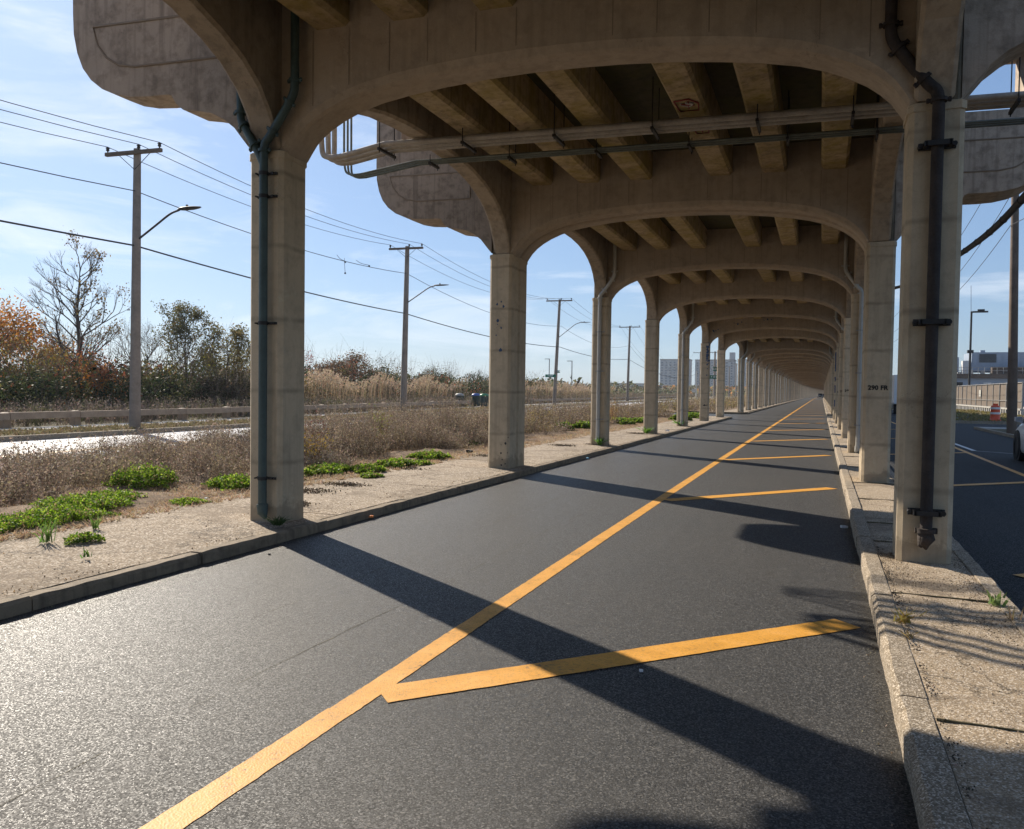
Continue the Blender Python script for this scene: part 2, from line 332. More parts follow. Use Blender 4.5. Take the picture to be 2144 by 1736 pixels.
M['steelblue'] = simple('blue_grey_sheet', (.30, .35, .42), .5, .15, 1., bmp=.2); M['hut'] = simple('blue_grey_wall', (.26, .30, .36), .7, .12, .8)
M['brown_box'] = simple('brown_duct', (.10, .07, .05), .7, .3); M['apt'] = simple('apartment_brick', (.30, .30, .31), .85, .08, .05, bmp=0)
M['apt_win'] = simple('apartment_window', (.05, .07, .10), .2, .1, bmp=0)
M['bin_b'] = simple('bin_blue', (.05, .10, .35), .4, .1, bmp=0); M['bin_g'] = simple('bin_green', (.04, .22, .09), .4, .1, bmp=0); M['bin_d'] = simple('bin_dark', (.03, .05, .045), .5, .1, bmp=0)
M['ink'] = simple('stencil_black', (.012, .012, .012), .7, .2, bmp=0); M['blue_paint'] = simple('old_blue_paint', (.03, .07, .15), .7, .3, 20, bmp=0)
M['red_tag'] = simple('red_spray', (.22, .03, .03), .7, .3, 20, bmp=0); M['pale_tag'] = simple('white_spray', (.4, .38, .36), .7, .2, 20, bmp=0)
M['litter'] = simple('litter_white', (.7, .7, .72), .5, .1, bmp=0); M['litter_b'] = simple('litter_blue', (.2, .45, .6), .5, .1, bmp=0); M['litter_o'] = simple('litter_orange', (.8, .25, .05), .5, .2, bmp=0)
M['bark'] = simple('tree_bark', (.085, .062, .048), .9, .3, 8, bmp=.5, bscale=30)
def leaf_mat(name, trans=.45, rough=.6):
    m, t, b = new_mat(name); at = N(t, 'ShaderNodeAttribute', attribute_name='Col')
    t.links.new(at.outputs['Color'], b.inputs['Base Color']); b.inputs['Roughness'].default_value = rough; b.inputs['Specular IOR Level'].default_value = .3
    tr = t.nodes.new('ShaderNodeBsdfTranslucent'); t.links.new(at.outputs['Color'], tr.inputs['Color'])
    mxs = N(t, 'ShaderNodeMixShader'); mxs.inputs[0].default_value = trans
    out = t.nodes['Material Output']; t.links.new(b.outputs[0], mxs.inputs[1]); t.links.new(tr.outputs[0], mxs.inputs[2]); t.links.new(mxs.outputs[0], out.inputs['Surface'])
    return m
M['leaf'] = leaf_mat('leaves', .5); M['dry'] = leaf_mat('dry_stems', .3, .8)

# ------------------------------------------------------------------ ground and roads
XL, XR, Wc, Dc, SKW = -5.632, .676, .451, .479, .10286
Y1, D = 7.36, 7.21
def bend(y): return 6e-5*max(0, y-240)**2
def sk(x): return SKW*(x-XL)
def struct(mb, name, mat): return mb.build(name, mat, kind='structure')
g = MB(); g.add([(-1490, -290, -.06), (1490, -290, -.06), (1490, 1590, -.06), (-1490, 1590, -.06)], [(0,1,2,3)]); struct(g, 'ground', M['land'])
YS = [-12, 0, 20, 40, 60, 90, 120, 180, 240, 280, 320, 360, 400, 450, 500, 560, 620, 700]
def ribbon(mb, xa, xb, z, ys=YS, fa=None, mi=0):
    fa = fa or bend
    vs = []
    for y in ys: vs += [(xa+fa(y), y, z), (xb+fa(y), y, z)]
    mb.add(vs, [(2*i, 2*i+1, 2*i+3, 2*i+2) for i in range(len(ys)-1)], mi)
g = MB(); ribbon(g, -5.35, .45, 0); struct(g, 'asphalt_road', M['asphalt'])
g = MB(); ribbon(g, 1.3, 7.15, -.004); g.add([(7.1, 46, -.008), (60, 46, -.008), (60, 54, -.008), (7.1, 54, -.008)], [(0,1,2,3)]); struct(g, 'right_road', M['asphalt_r'])
# cross street through the wide bay
g = MB(); g.add([(-28, 52.6, -.01), (-5.3, 52.6, -.01), (-5.3, 63.2, -.01), (-28, 63.2, -.01)], [(0,1,2,3)])
g.add([(.4, 54.4, -.01), (1.4, 54.4, -.01), (1.4, 64.2, -.01), (.4, 64.2, -.01)], [(0,1,2,3)]); struct(g, 'cross_street', M['asphalt'])
RAIL = [(-40, -25.2), (0, -25.3), (25, -25.6), (37, -26.1), (45, -27.0), (63, -28.3), (85, -29.3), (128, -30.6), (300, -34), (700, -44)]
def rl(y): return lin(y, RAIL)
YL = [-40, -20, 0, 10, 20, 25, 31, 37, 41, 45, 54, 63, 74, 85, 106, 128, 200, 300, 500, 700]
g = MB(); ribbon(g, 4.35, 12.6, .0, YL, rl); struct(g, 'left_road', M['asphalt_l'])
g = MB(); ribbon(g, .25, 1.65, .13, YL, rl); struct(g, 'far_sidewalk', M['pale'])
g = MB(); ribbon(g, 1.62, 4.25, .12, YL, rl); ribbon(g, -3, .27, .10, YL, rl); struct(g, 'grass_verge', M['lawn'])
g = MB()
for y0, y1 in zip(YL, YL[1:]):
    for a, b in ((4.2, 4.38),):
        g.add([(rl(y0)+a, y0, -.02), (rl(y0)+b, y0, -.02), (rl(y1)+b, y1, -.02), (rl(y1)+a, y1, -.02), (rl(y0)+a, y0, .15), (rl(y0)+b, y0, .15), (rl(y1)+b, y1, .15), (rl(y1)+a, y1, .15)],
              [(4,5,6,7), (1,2,6,5), (0,1,5,4), (0,3,7,4)])
struct(g, 'far_curb', M['curb'])
# weedy dirt strip between the near sidewalk and the left road, one uneven sheet
def hnoise(x, y):
    return .03*math.sin(x*1.9+y*.7)+.025*math.sin(y*1.3-x*2.7+1)+.018*math.sin(3.9*x+4.3*y)+.012*math.sin(7.1*y-6.3*x)
def strip(name, y0, y1, x0f, x1f, z, step, mat):
    ny = max(2, int((y1-y0)/step)); nx = 16; vs = []; fs = []
    for j in range(ny+1):
        y = y0+(y1-y0)*j/ny
        for i in range(nx+1):
            a = i/nx; x = x0f(y)+(x1f(y)-x0f(y))*a; e = min(1, 6*min(a, 1-a)+.05)
            vs.append((x, y, z + hnoise(x, y)*e*1.3 + 0.03*e))
    for j in range(ny):
        for i in range(nx): a = j*(nx+1)+i; fs.append((a, a+1, a+nx+2, a+nx+1))
    g = MB(); g.add(vs, fs, 0, True); return struct(g, name, mat)
edge = lambda y: -7.35+.12*math.sin(y*1.7)+.1*math.sin(y*.63+2)+.06*math.sin(5*y)
strip('dirt_verge', -12, 52.4, lambda y: rl(y)+12.5, edge, .105, .35, M['dirt'])
strip('far_dirt_verge', 63.4, 640, lambda y: rl(y)+12.5, lambda y: -7.2+bend(y), .08, 4, M['dirt'])
# near sidewalk slabs with open joints over dark earth
g = MB(); g.add([(-8.2, -12, .085), (-5.45, -12, .085), (-5.45, 52.6, .085), (-8.2, 52.6, .085)], [(0,1,2,3)]); struct(g, 'sidewalk_bed', M['land'])
g = MB(); y = -11.6; k = 0
while y < 52.2:
    ln = 1.52; s0 = sk(-5.45); s1 = sk(-7.6); y1 = min(y+ln-.014, 52.4)
    dz = [random.uniform(-.006, .006) for _ in range(4)]
    for xa, xb in ((-5.435, -7.62),):
        P = [(xa, y+s0, .104+dz[0]), (xb, y+s1, .135+dz[1]), (xb, y1+s1, .135+dz[2]), (xa, y1+s0, .104+dz[3])]
        g.add(P+[(p[0], p[1], .05) for p in P], [(0,1,2,3), (0,1,5,4), (1,2,6,5), (2,3,7,6), (3,0,4,7)])
    y += ln
struct(g, 'near_sidewalk', M['walk'])
g = MB(); ys = [y for y in YS if y >= 63]; ribbon(g, -7.4, -5.44, .14, [63.4]+ys[1:]); struct(g, 'far_left_sidewalk', M['walk'])
# curbs of separate stones
def curbs(g, x0, x1, y0, y1, road_side, ln=2.4, top=.142):
    y = y0
    while y < y1:
        l = ln*random.uniform(.85, 1.1) if y < 60 else 8.; e = min(y+l, y1)
        b = bend(y); ox = random.uniform(-.008, .008)+b; oz = random.uniform(-.008, .006); c = .022
        n = 14 if y < 20 else 3
        rings = []
        for i in range(n+1):
            yy = y+.006+(e-y-.012)*i/n; w1 = random.uniform(-.004, .004) if y < 20 else 0; w2 = random.uniform(-.004, .003) if y < 20 else 0
            s0 = sk(x0)-sk(XL); rr = random.uniform(.8, 1.5)
            c1 = c*rr if road_side < 0 else .006; c2 = c*rr if road_side > 0 else .006
            rings.append([(x0+ox+(w1 if road_side < 0 else 0), yy, -.05), (x0+ox+(w1 if road_side < 0 else 0), yy, top+oz-c1), (x0+ox+c1, yy, top+oz+w2), (x1+ox-c2, yy, top+oz+w2), (x1+ox+(w1 if road_side > 0 else 0), yy, top+oz-c2), (x1+ox+(w1 if road_side > 0 else 0), yy, -.05)])
        g.loft(rings, 0, True, False); y = e
g = MB(); curbs(g, -5.43, -5.285, -12, 52.4, 1, 1.9, .105); curbs(g, -5.43, -5.285, 63.5, 640, 1, 1.9, .105)
# return of the left curb at the cross street
for yy, s in ((52.4, 1), (63.45, -1)): g.box(-9.5, -5.29, yy, yy+.13, -.05, .098)
struct(g, 'left_curb', M['curb_l'])
g = MB(); curbs(g, .385, .53, -12, 54.2, -1); curbs(g, .385, .53, 64.4, 640, -1); struct(g, 'right_curb', M['curb'])
g = MB(); curbs(g, 1.235, 1.37, -12, 54.2, 1); curbs(g, 1.235, 1.37, 64.4, 640, 1); struct(g, 'island_curb', M['curb'])
g = MB()
for a, b in ((-12, 54.2), (64.4, 640)):
    n = 260 if a < 0 else 60; nx = 8; vs = []; fs = []
    for j in range(n+1):
        yy = a+(b-a)*j/n
        for i in range(nx+1):
            x = .535+.697*i/nx; e = 0 if i in (0, nx) else 1
            z = .128 + (.012*math.sin(9*x+3*yy)+.010*math.sin(17*x-7*yy)+.008*math.sin(5*yy))*e*.35
            vs.append((x+bend(yy), yy, z))
    for j in range(n):
        for i in range(nx): q = j*(nx+1)+i; fs.append((q, q+1, q+nx+2, q+nx+1))
    g.add(vs, fs, 0, True)
g.box(.54, 1.23, 54.05, 54.19, -.03, .14); g.box(.54, 1.23, 64.42, 64.55, -.03, .14)
struct(g, 'traffic_island', M['island'])
g = MB()
for yy in (4.15, 6.7, 9.0, 10.3, 12.6, 14.9, 18, 21, 24.4):
    g.box(.54, 1.23, yy, yy+.010, .1, .1395)
struct(g, 'island_joint', M['land'])
# right hand verge, driveway and grass
g = MB(); ribbon(g, 7.15, 9.2, .08, [-12, 0, 20, 38, 45.4]); ribbon(g, 7.15, 15.4, .08, [55, 70, 90, 120, 200, 400]); ribbon(g, 9.2, 60, .04, [-12, 0, 20, 38, 45.4]); struct(g, 'right_verge', M['lawn'])
g = MB(); g.box(7.14, 7.3, -12, 45.4, -.05, .12); g.box(7.14, 7.3, 55, 400, -.05, .12); g.box(7.3, 15, 54.9, 55.0, -.05, .14); struct(g, 'right_verge_curb', M['curb'])
g = MB(); g.add([(7.3, 44.0, .085), (16, 44.6, .085), (16, 46.2, .085), (7.3, 46.2, .085)], [(0,1,2,3)]); g.add([(16, 55, .05), (80, 55, .05), (80, 160, .05), (16, 160, .05)], [(0,1,2,3)]); struct(g, 'right_sidewalk', M['pale'])

g = MB()
for x0, ya, yb in ((-2.95, -1, 34), (-3.72, 4, 60)):
    y = ya; P = []
    while y < yb: P.append((x0+.02*math.sin(y*1.3)+random.gauss(0, .006), y)); y += .18
    for (a, b), (c, d) in zip(P, P[1:]):
        if random.random() < .72: w_ = random.uniform(.001, .003); g.add([(a-w_, b, .0022), (a+w_, b, .0022), (c+w_, d, .0022), (c-w_, d, .0022)], [(0,1,2,3)])
struct(g, 'road_crack', M['land'])
# painted markings: thick, slightly ragged sheets
def stripe(g, p0, p1, w, z=.005, rag=.0028, step=.04, th=None):
    p0 = Vector((*p0, 0)); p1 = Vector((*p1, 0)); d = p1-p0; n = max(1, min(140, int(d.length/step))); d.normalize(); s = Vector((-d.y, d.x, 0))*w/2; vs = []
    for i in range(n+1):
        p = p0.lerp(p1, i/n); a = p+s*(1+random.uniform(-rag, rag)*2/w); b = p-s*(1+random.uniform(-rag, rag)*2/w)
        vs += [(a.x, a.y, z), (b.x, b.y, z)]
    g.add(vs, [(2*i, 2*i+1, 2*i+3, 2*i+2) for i in range(n)])
g = MB()
stripe(g, (-2.255, -3), (-2.245, 3.42), .15, .0030); stripe(g, (-2.238, 3.40), (-2.26, 9), .145, .0036); stripe(g, (-2.26, 9), (-2.27, 16), .145, .0030); stripe(g, (-2.27, 16), (-2.25, 60), .145, .0036, step=.5)
for a, b in zip([60, 120, 180, 240, 290, 340], [120, 180, 240, 290, 340, 400]): stripe(g, (-2.25+bend(a), a), (-2.25+bend(b), b), .15, .006, step=2)
hy = [3.68, 12.05, 20.0, 28.2, 36.6, 45.2, 53.4] + [61.6+8.3*i for i in range(22)]
for i, y in enumerate(hy):
    b = bend(y); y2 = y + (2.48 if i == 0 else 2.9)
    stripe(g, (-2.16+b, y), (.215+b, y2), .235, .0050 if i < 8 else .010, step=.07 if i < 3 else .4)
struct(g, 'yellow_road_marking', M['yellow'])
g = MB(); stripe(g, (4.0, -5), (4.0, 40), .13, .002, step=.5); stripe(g, (4.0, 40), (4.0, 140), .13, .002, step=2)
for y in (1.8, 9.4, 17.0, 25.2, 33.4, 41.6): stripe(g, (1.75, y-1.0), (3.95, y+1.0), .2, .006, step=.2)
struct(g, 'right_yellow_marking', M['yellow'])
g = MB(); stripe(g, (4.33, 27.3), (4.30, 33), .13, .002); stripe(g, (4.36, 27.25), (6.4, 25.6), .05, .002); stripe(g, (4.3, 40), (4.3, 46), .12, .002); struct(g, 'white_road_marking', M['white'])
g = MB()
for dx in (8.3, 8.55):
    for a, b in zip(YL, YL[1:]):
        if b <= 200: stripe(g, (rl(a)+dx, a), (rl(b)+dx, b), .12, .006, step=1)
struct(g, 'far_yellow_marking', M['yellow'])

# ------------------------------------------------------------------ the viaduct
V = empty('railway_viaduct', (0, 0, 0), 0, 'long concrete elevated railway on two rows of arched columns straddling the road', 'viaduct')
FY = [Y1+D*k for k in range(-2, 7)] + [64.05+7.15*j for j in range(80)]   # front faces at XL
def octa(x0, x1, y0, y1, c, z, s=True):
    P = [(x0+c, y0), (x1-c, y0), (x1, y0+c), (x1, y1-c), (x1-c, y1), (x0+c, y1), (x0, y1-c), (x0, y0+c)]
    return [(x, y, z) for x, y in P]
# column mesh: origin at outer-left front corner on the ground
def column_bm(y0, y1):
    m = MB(); 
    segs = [0.02, .6, 1.4, 2.2, 3., 3.7, 4.27]
    m.loft([octa(-Wc/2, Wc/2, y0, y1, .045, z) for z in segs], 0)
    m.loft([octa(-Wc/2-.012, Wc/2+.012, y0-.012, y1+.012, .045, z) for z in (4.19, 4.26)], 0)
    m.loft([octa(-Wc/2+.035, Wc/2-.035, y0+.03, y1-.03, .03, z) for z in (4.262, 6.1)], 1)
    return m
me_col = bpy.data.meshes.new
def mk_mesh(mb, name, mats):
    o = mb.build(name, mats); me = o.data; bpy.data.objects.remove(o); return me
COL = mk_mesh(column_bm(0, Dc), 'column', [M['shaft'], M['block']])
dbl = column_bm(-.22, .222); d2 = column_bm(.244, .696); dbl.add(d2.v, d2.f); dbl.m[-len(d2.m):] = d2.m
COLD = mk_mesh(dbl, 'column', [M['shaft'], M['block']])
XCL, XCR = XL-Wc/2, XR+Wc/2
ARC = [(0, 4.22), (.05, 4.30), (.12, 4.40), (.22, 4.50), (.34, 4.59), (.5, 4.68), (.7, 4.765), (.95, 4.84), (1.3, 4.905), (1.7, 4.955), (2.2, 5.0), (2.7, 5.025), (3.154, 5.03)]
STR = [-5.06, -4.16, -3.2, -1.79, -.87, .12]
def girder_bm(y0, y1, seams=True):
    m = MB(); st = [(XL-.12, 4.21)] + [(XL+u, z) for u, z in ARC] + [(XR-u, z) for u, z in reversed(ARC[:-1])] + [(XR+.12, 4.21)]
    rings = []
    for x, z in st:
        s = sk(x); xx = x-XL
        rings.append([(xx, y0+s, 6.1), (xx, y0+s, z+.09), (xx, y0+.045+s, z+.022), (xx, y0+.09+s, z), (xx, y1-.05+s, z), (xx, y1+s, z+.05), (xx, y1+s, 6.1)])
    m.loft(rings, 0, True, False)
    if seams:
        for c in STR:
            for e in (-.215, .215):
                x = c+e; u = min(x-XL, XR-x); zb = lin(u, ARC)+.13; s = sk(x); xx = x-XL
                m.add([(xx-.005, y0+s-.003, zb), (xx+.005, y0+s-.003, zb), (xx+.005, y0+s-.003, 5.54), (xx-.005, y0+s-.003, 5.54)], [(0,1,2,3)], 1)
    return m
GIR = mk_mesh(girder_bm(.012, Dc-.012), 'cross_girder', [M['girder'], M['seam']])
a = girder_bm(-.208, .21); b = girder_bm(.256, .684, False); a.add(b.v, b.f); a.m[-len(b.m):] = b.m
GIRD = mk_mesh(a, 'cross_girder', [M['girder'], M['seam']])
RIB = [(0, 4.28), (.08, 4.44), (.18, 4.62), (.35, 4.84), (.6, 5.03), (.9, 5.17), (1.3, 5.30), (1.9, 5.41), (2.6, 5.47), (3.37, 5.485)]
def rib_bm(L_, side):
    m = MB(); h = L_/2; k = h/3.37; st = [(-.1, 4.27)] + [(u*(k if u > 1 else 1) if k > 1 else u*k, z) for u, z in RIB]
    st = st + [(L_-u, z) for u, z in reversed(st[:-1])]; rings = []
    x0, x1 = (-.36, -.03) if side < 0 else (.03, .36)
    for y, z in st: rings.append([(x0, y, 6.1), (x0, y, z+.035), (x0+.035, y, z), (x1-.035, y, z), (x1, y, z+.035), (x1, y, 6.1)])
    m.loft(rings, 0, True, False); return m
def beam_bm(L_):
    m = MB(); n = 10; rings = []
    for i in range(n+1):
        y = -.03+(L_+.06)*i/n; r = lambda: random.uniform(-.006, .006)
        rings.append([(-.215, y, 6.08), (-.215+r(), y, 5.60), (-.17, y, 5.55+r()), (.17, y, 5.55+r()), (.215+r(), y, 5.60), (.215, y, 6.08)])
    m.loft(rings, 0, True, False); return m
LB = D-Dc
RIBM = {}; BEAM = {}
def rib_mesh(L_, side):
    k = (round(L_, 2), side)
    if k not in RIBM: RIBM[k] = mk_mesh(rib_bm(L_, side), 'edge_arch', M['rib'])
    return RIBM[k]
def beam_mesh(L_):
    k = round(L_, 2)
    if k not in BEAM: BEAM[k] = mk_mesh(beam_bm(L_), 'deck_beam', M['beam'])
    return BEAM[k]
far_col, far_rib, far_beam = MB(), MB(), MB()
def append(dst, me, off):
    dst.add([(v.co.x+off[0], v.co.y+off[1], v.co.z+off[2]) for v in me.vertices], [tuple(p.vertices) for p in me.polygons])
    for i, p in enumerate(me.polygons): dst.m[len(dst.m)-len(me.polygons)+i] = p.material_index
for i, fy in enumerate(FY):
    k = i-2; bx = bend(fy); dd = (k == 1)
    for xc, s in ((XCL, sk(XCL)), (XCR, sk(XCR))):
        me = COLD if dd else COL
        if i < 50: inst(me, 'column', V, (xc+bx, fy+s, 0))
        else: append(far_col, me, (xc+bx, fy+s, 0))
    inst(GIRD if dd else GIR, 'cross_girder', V, (XL+bx, fy, 0))
    if i+1 < len(FY):
        e0 = fy+(.696 if dd else Dc); e1 = FY[i+1]-(.22 if k == 0 else 0); Lb = e1-e0
        b2 = bend(FY[i+1]); rz = -math.atan2(b2-bx, D)
        for side, xe in ((-1, XL), (1, XR)):
            me = rib_mesh(Lb, side); p = (xe+bx, e0+sk(xe), 0)
            if i < 50: inst(me, 'edge_arch', V, p, rz)
            else: append(far_rib, me, p)
        for xs in STR:
            me = beam_mesh(Lb); p = (xs+bx, e0+sk(xs), 0)
            if i < 17: inst(me, 'deck_beam', V, p, rz)
            else: append(far_beam, me, p)
far_col.build('column', [M['shaft'], M['block']], V, kind='stuff'); far_rib.build('edge_arch', M['rib'], V, kind='stuff'); far_beam.build('deck_beam', M['beam'], V, kind='stuff')
DY = [-8.5] + [y for y in YS if y >= 0 and y < 620] + [636]
def prism_run(mb, prof, ys):
    mb.loft([[(x+bend(y), y, z) for x, z in prof] for y in ys], 0)
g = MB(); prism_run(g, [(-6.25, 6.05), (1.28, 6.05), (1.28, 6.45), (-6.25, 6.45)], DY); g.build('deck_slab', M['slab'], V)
for s, xo in ((-1, -6.25), (1, 1.28)):
    g = MB(); x0, x1 = sorted((xo+s*.003, xo+s*.26)); prism_run(g, [(x0, 5.98), (x1, 5.98), (x1, 7.55), (x0-.0, 7.55)], DY)
    x0, x1 = x0-.05, x1+.05; prism_run(g, [(x0, 7.553), (x1, 7.553), (x1, 7.70), (x0, 7.70)], DY); g.build('parapet', M['bracket'], V)
# cantilever brackets at the first two bents
BR = [(.0, 4.30), (.10, 4.42), (.22, 4.57), (.36, 4.68), (.52, 4.76), (.70, 4.80), (.90, 4.83), (.99, 4.90), (1.05, 5.0), (1.10, 5.02), (1.35, 5.02), (1.6, 5.035), (1.82, 5.08), (2.02, 5.16), (2.18, 5.28), (2.30, 5.43), (2.38, 5.62), (2.43, 5.85), (2.44, 6.1), (2.44, 6.37)]
def bracket(fy, side, ya, yb, xface):
    m = MB(); f = lambda u, y, z: (xface+side*u, y+fy+sk(xface+side*u), z)
    def ext(poly, a, b, mi=0):
        n = len(poly); vs = [f(u, a, z) for u, z in poly]+[f(u, b, z) for u, z in poly]
        m.add(vs, [tuple(range(n)), tuple(range(2*n-1, n-1, -1))]+[(j, (j+1) % n, n+(j+1) % n, n+j) for j in range(n)], mi)
    # solid part split into quads between bottom curve and the 6.37 top line
    for (u0, z0), (u1, z1) in zip(BR, BR[1:-1]):
        if u1-u0 > 1e-3 and z1 < 6.36: ext([(u0, z0), (u1, z1), (u1, 6.37), (u0, 6.37)], ya, yb)
    ext([(1.90, 6.368), (2.44, 6.368), (2.44, 7.72), (1.90, 7.72)], ya, yb)
    ext([(.2, 7.40), (1.902, 7.40), (1.902, 7.70), (.2, 7.70)], ya+.02, yb-.02)
    pan = [(.45, 5.38), (1.55, 5.38), (1.78, 5.42), (1.95, 5.52), (2.08, 5.68), (2.14, 5.90), (.45, 5.90)]
    pts = [f(u, ya-.004, z) for u, z in pan]; m.tube(pts+[pts[0]], .014, 6, 1)
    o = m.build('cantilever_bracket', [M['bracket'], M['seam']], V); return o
for k, (ya, yb) in ((0, (.03, Dc-.03)), (1, (-.19, .67))):
    bracket(Y1+D*k, -1, ya, yb, XL-Wc+.03); bracket(Y1+D*k, 1, ya, yb, XR+Wc-.03)

# drain pipes
def elbow(m, p, r): 
    m.tube([Vector(p)-Vector((0,0,.04)), Vector(p)+Vector((0,0,.04))], r*1.25, 10)
def flange(m, p, d, r):
    p = Vector(p); d = Vector(d).normalized(); m.tube([p-d*.016, p+d*.016], r*1.38, 12)
    a = d.cross(Vector((0, 1, 0))); a.normalize()
    for s in (-1, 1): m.tube([p+a*s*r*1.7-d*.02, p+a*s*r*1.7+d*.02], r*.28, 6)
    m.tube([p-a*r*1.9, p+a*r*1.9], r*.35, 6)
def drain(fx, fy, side, mat, r, top=6.05, clamps=(.75, 2.3, 3.9), bottom=.28, branch=False, label=None, cap=True, dx=0.):
    # runs on the front face of the column; upper end steps inwards to the girder face
    y = fy-.075-r*.2; x = fx+dx; s = side
    m = MB(); m.tube([(x, y, bottom), (x, y, 4.22)], r, 14)
    m.tube(bez([(x, y, 4.22), (x+s*.02, y, 4.33), (x+s*.10, y, 4.42), (x+s*.30, y+.01, 4.70), (x+s*.385, y+.01, 4.84), (x+s*.40, y+.01, 4.98), (x+s*.40, y+.01, 5.3), (x+s*.40, y+.01, top)], 5), r, 14)
    for p, d in (((x, y, 4.25), (0,0,1)), ((x+s*.12, y, 4.45), (s*.6,0,.8)), ((x+s*.33, y+.01, 4.75), (s*.6,0,.8)), ((x+s*.40, y+.01, 4.97), (0,0,1))): flange(m, p, d, r)
    if cap: # flared, obliquely cut outlet
        m.tube([(x, y, bottom+.03), (x, y, bottom-.005)], r*1.35, 14)
        m.tube([(x, y, bottom), (x+s*.01, y-.005, bottom-.07), (x+s*.05, y-.01, bottom-.13)], [r*1.3, r*1.25, r*.35], 12)
    if branch:
        m.tube(bez([(x-s*.0, y, 4.1), (x-s*.10, y, 4.28), (x-s*.24, y, 4.50), (x-s*.31, y, 4.62), (x-s*.32, y, 4.80), (x-s*.32, y, 5.07)], 5), r*.92, 12)
        flange(m, (x-s*.12, y, 4.32), (-s*.6, 0, .8), r); flange(m, (x-s*.27, y, 4.55), (-s*.6, 0, .8), r); flange(m, (x-s*.32, y, 4.70), (0, 0, 1), r)
    o = m.build('drain_pipe', mat, V)
    if label: o['label'] = label
    for z in clamps:
        c = MB(); c.box(x-.10, x+.15, y+.025, y+.05, z-.014, z+.014); c.tube([(x-.085, y-.03, z), (x-.085, y+.07, z)], .010, 6); c.tube([(x+.12, y-.01, z), (x+.12, y+.07, z)], .011, 6)
        c.tube([(x, y, z-.02), (x, y, z+.02)], r*1.15, 12); c.build('pipe_clamp', M['iron'] if mat in (M['rust'], M['teal']) else M['metal'], o)
    return o
drain(XCL+.06, Y1+sk(XCL), 1, M['teal'], .047, 6.05, (.62, 2.35, 3.75, 4.0), .30, True, 'dark teal forked drain pipe', dx=-.01)
d0 = drain(XCR+.0, Y1+sk(XCR), -1, M['rust'], .051, 6.05, (), .42, False, 'rusty black drain pipe')
for z in (.60, 2.3, 3.86):
    m = MB(); x = XCR; y = Y1+sk(XCR)-.09
    m.box(x-.15, x+.15, y+.03, y+.06, z-.03, z+.03); m.box(x-.10, x+.10, y-.082, y-.062, z-.022, z+.022)
    for s in (-1, 1):
        m.tube([(x+s*.135, y-.01, z), (x+s*.135, y+.07, z)], .022, 8); m.box(x+s*.10-.012, x+s*.10+.012, y-.082, y+.03, z-.022, z+.022)
    m.build('pipe_clamp', M['iron'], d0)
m = MB(); x = XCR; y = Y1+sk(XCR)-.09
m.tube([(x, y, .46), (x, y, .42)], .085, 12); m.tube([(x-.09, y, .44), (x+.09, y, .44)], .028, 8); m.tube([(x, y, .42), (x+.01, y-.01, .37), (x-.01, y-.02, .32), (x+.005, y, .27)], [.06, .07, .045, .01], 10)
m.build('outlet_collar', M['rust'], d0)
for i, fy in enumerate(FY):
    k = i-2
    if k in (2, 4, 7, 8, 9, 11, 12, 14, 15, 16, 18, 19, 21, 22, 24, 26, 28) and i < 40:
        b = bend(fy)
        drain(XCL+.02+b, fy+sk(XCL), 1, M['pipe_w'], .05, clamps=(.85, 2.2, 3.3) if k < 10 else (2.2,), cap=True)
        drain(XCR+b, fy+sk(XCR), -1, M['pipe_w'], .05, clamps=(.85, 2.2, 3.3) if k < 10 else (2.2,), cap=True)

# conduits slung between the first two bents
def conduit(name, mat, offs, r, ys, drop, xe, label, ve):
    m = MB()
    for j, o in enumerate(offs):
        f = lambda x: ys+o+.095*(x+6)
        pts = [(4.6, f(4.6), 5.42), (0, f(0), 5.42), (-5.8, f(-5.8), 5.42), (-6.35, f(-6.35), 5.42)]
        cur = bez([(-6.35, f(-6.35), 5.42), (-6.45, f(-6.45), 5.41), (xe+.35, f(xe+.3), 5.42-drop), (xe+.2, f(xe), 5.42-drop*1.15), (xe+.06, f(xe), 5.42-drop*1.05), (xe-.04, f(xe), 5.42-drop*.5), (xe-.07-j*ve*.3, f(xe)+j*ve, 5.62)], 6)
        m.tube(pts[:-1]+cur+[(xe-.08-j*ve*.3, f(xe)+j*ve, 7.4)], r, 10)
    return m.build(name, mat, V, label=label)
conduit('conduit', M['conduit'], (-.17, 0, .16), .044, 11.05, .13, -7.42, 'three thick grey conduits side by side', .03)
conduit('conduit', M['conduit_g'], (-.10, 0, .10), .019, 11.95, .14, -7.62, 'three thin greenish conduits side by side', .02)
for x in (-6.45, -5.1, -3.7, -2.3, -.9, .3, 2.2):
    for ys, w in ((11.05, .26), (11.95, .17)):
        m = MB(); xx = x + (0 if w > .2 else .35); y = ys+.095*(xx+6); z = 5.36 if w > .2 else 5.385
        m.box(xx-.02, xx+.02, y-w, y+w, z-.045, z-.005)
        for s in (-1, 1): m.tube([(xx, y+s*(w-.03), z-.08), (xx, y+s*(w-.03), 6.06 if xx > -5.6 else (5.5 if xx > -6.2 else 6.06))], .008, 5)
        m.build('conduit_hanger', M['iron'], V)
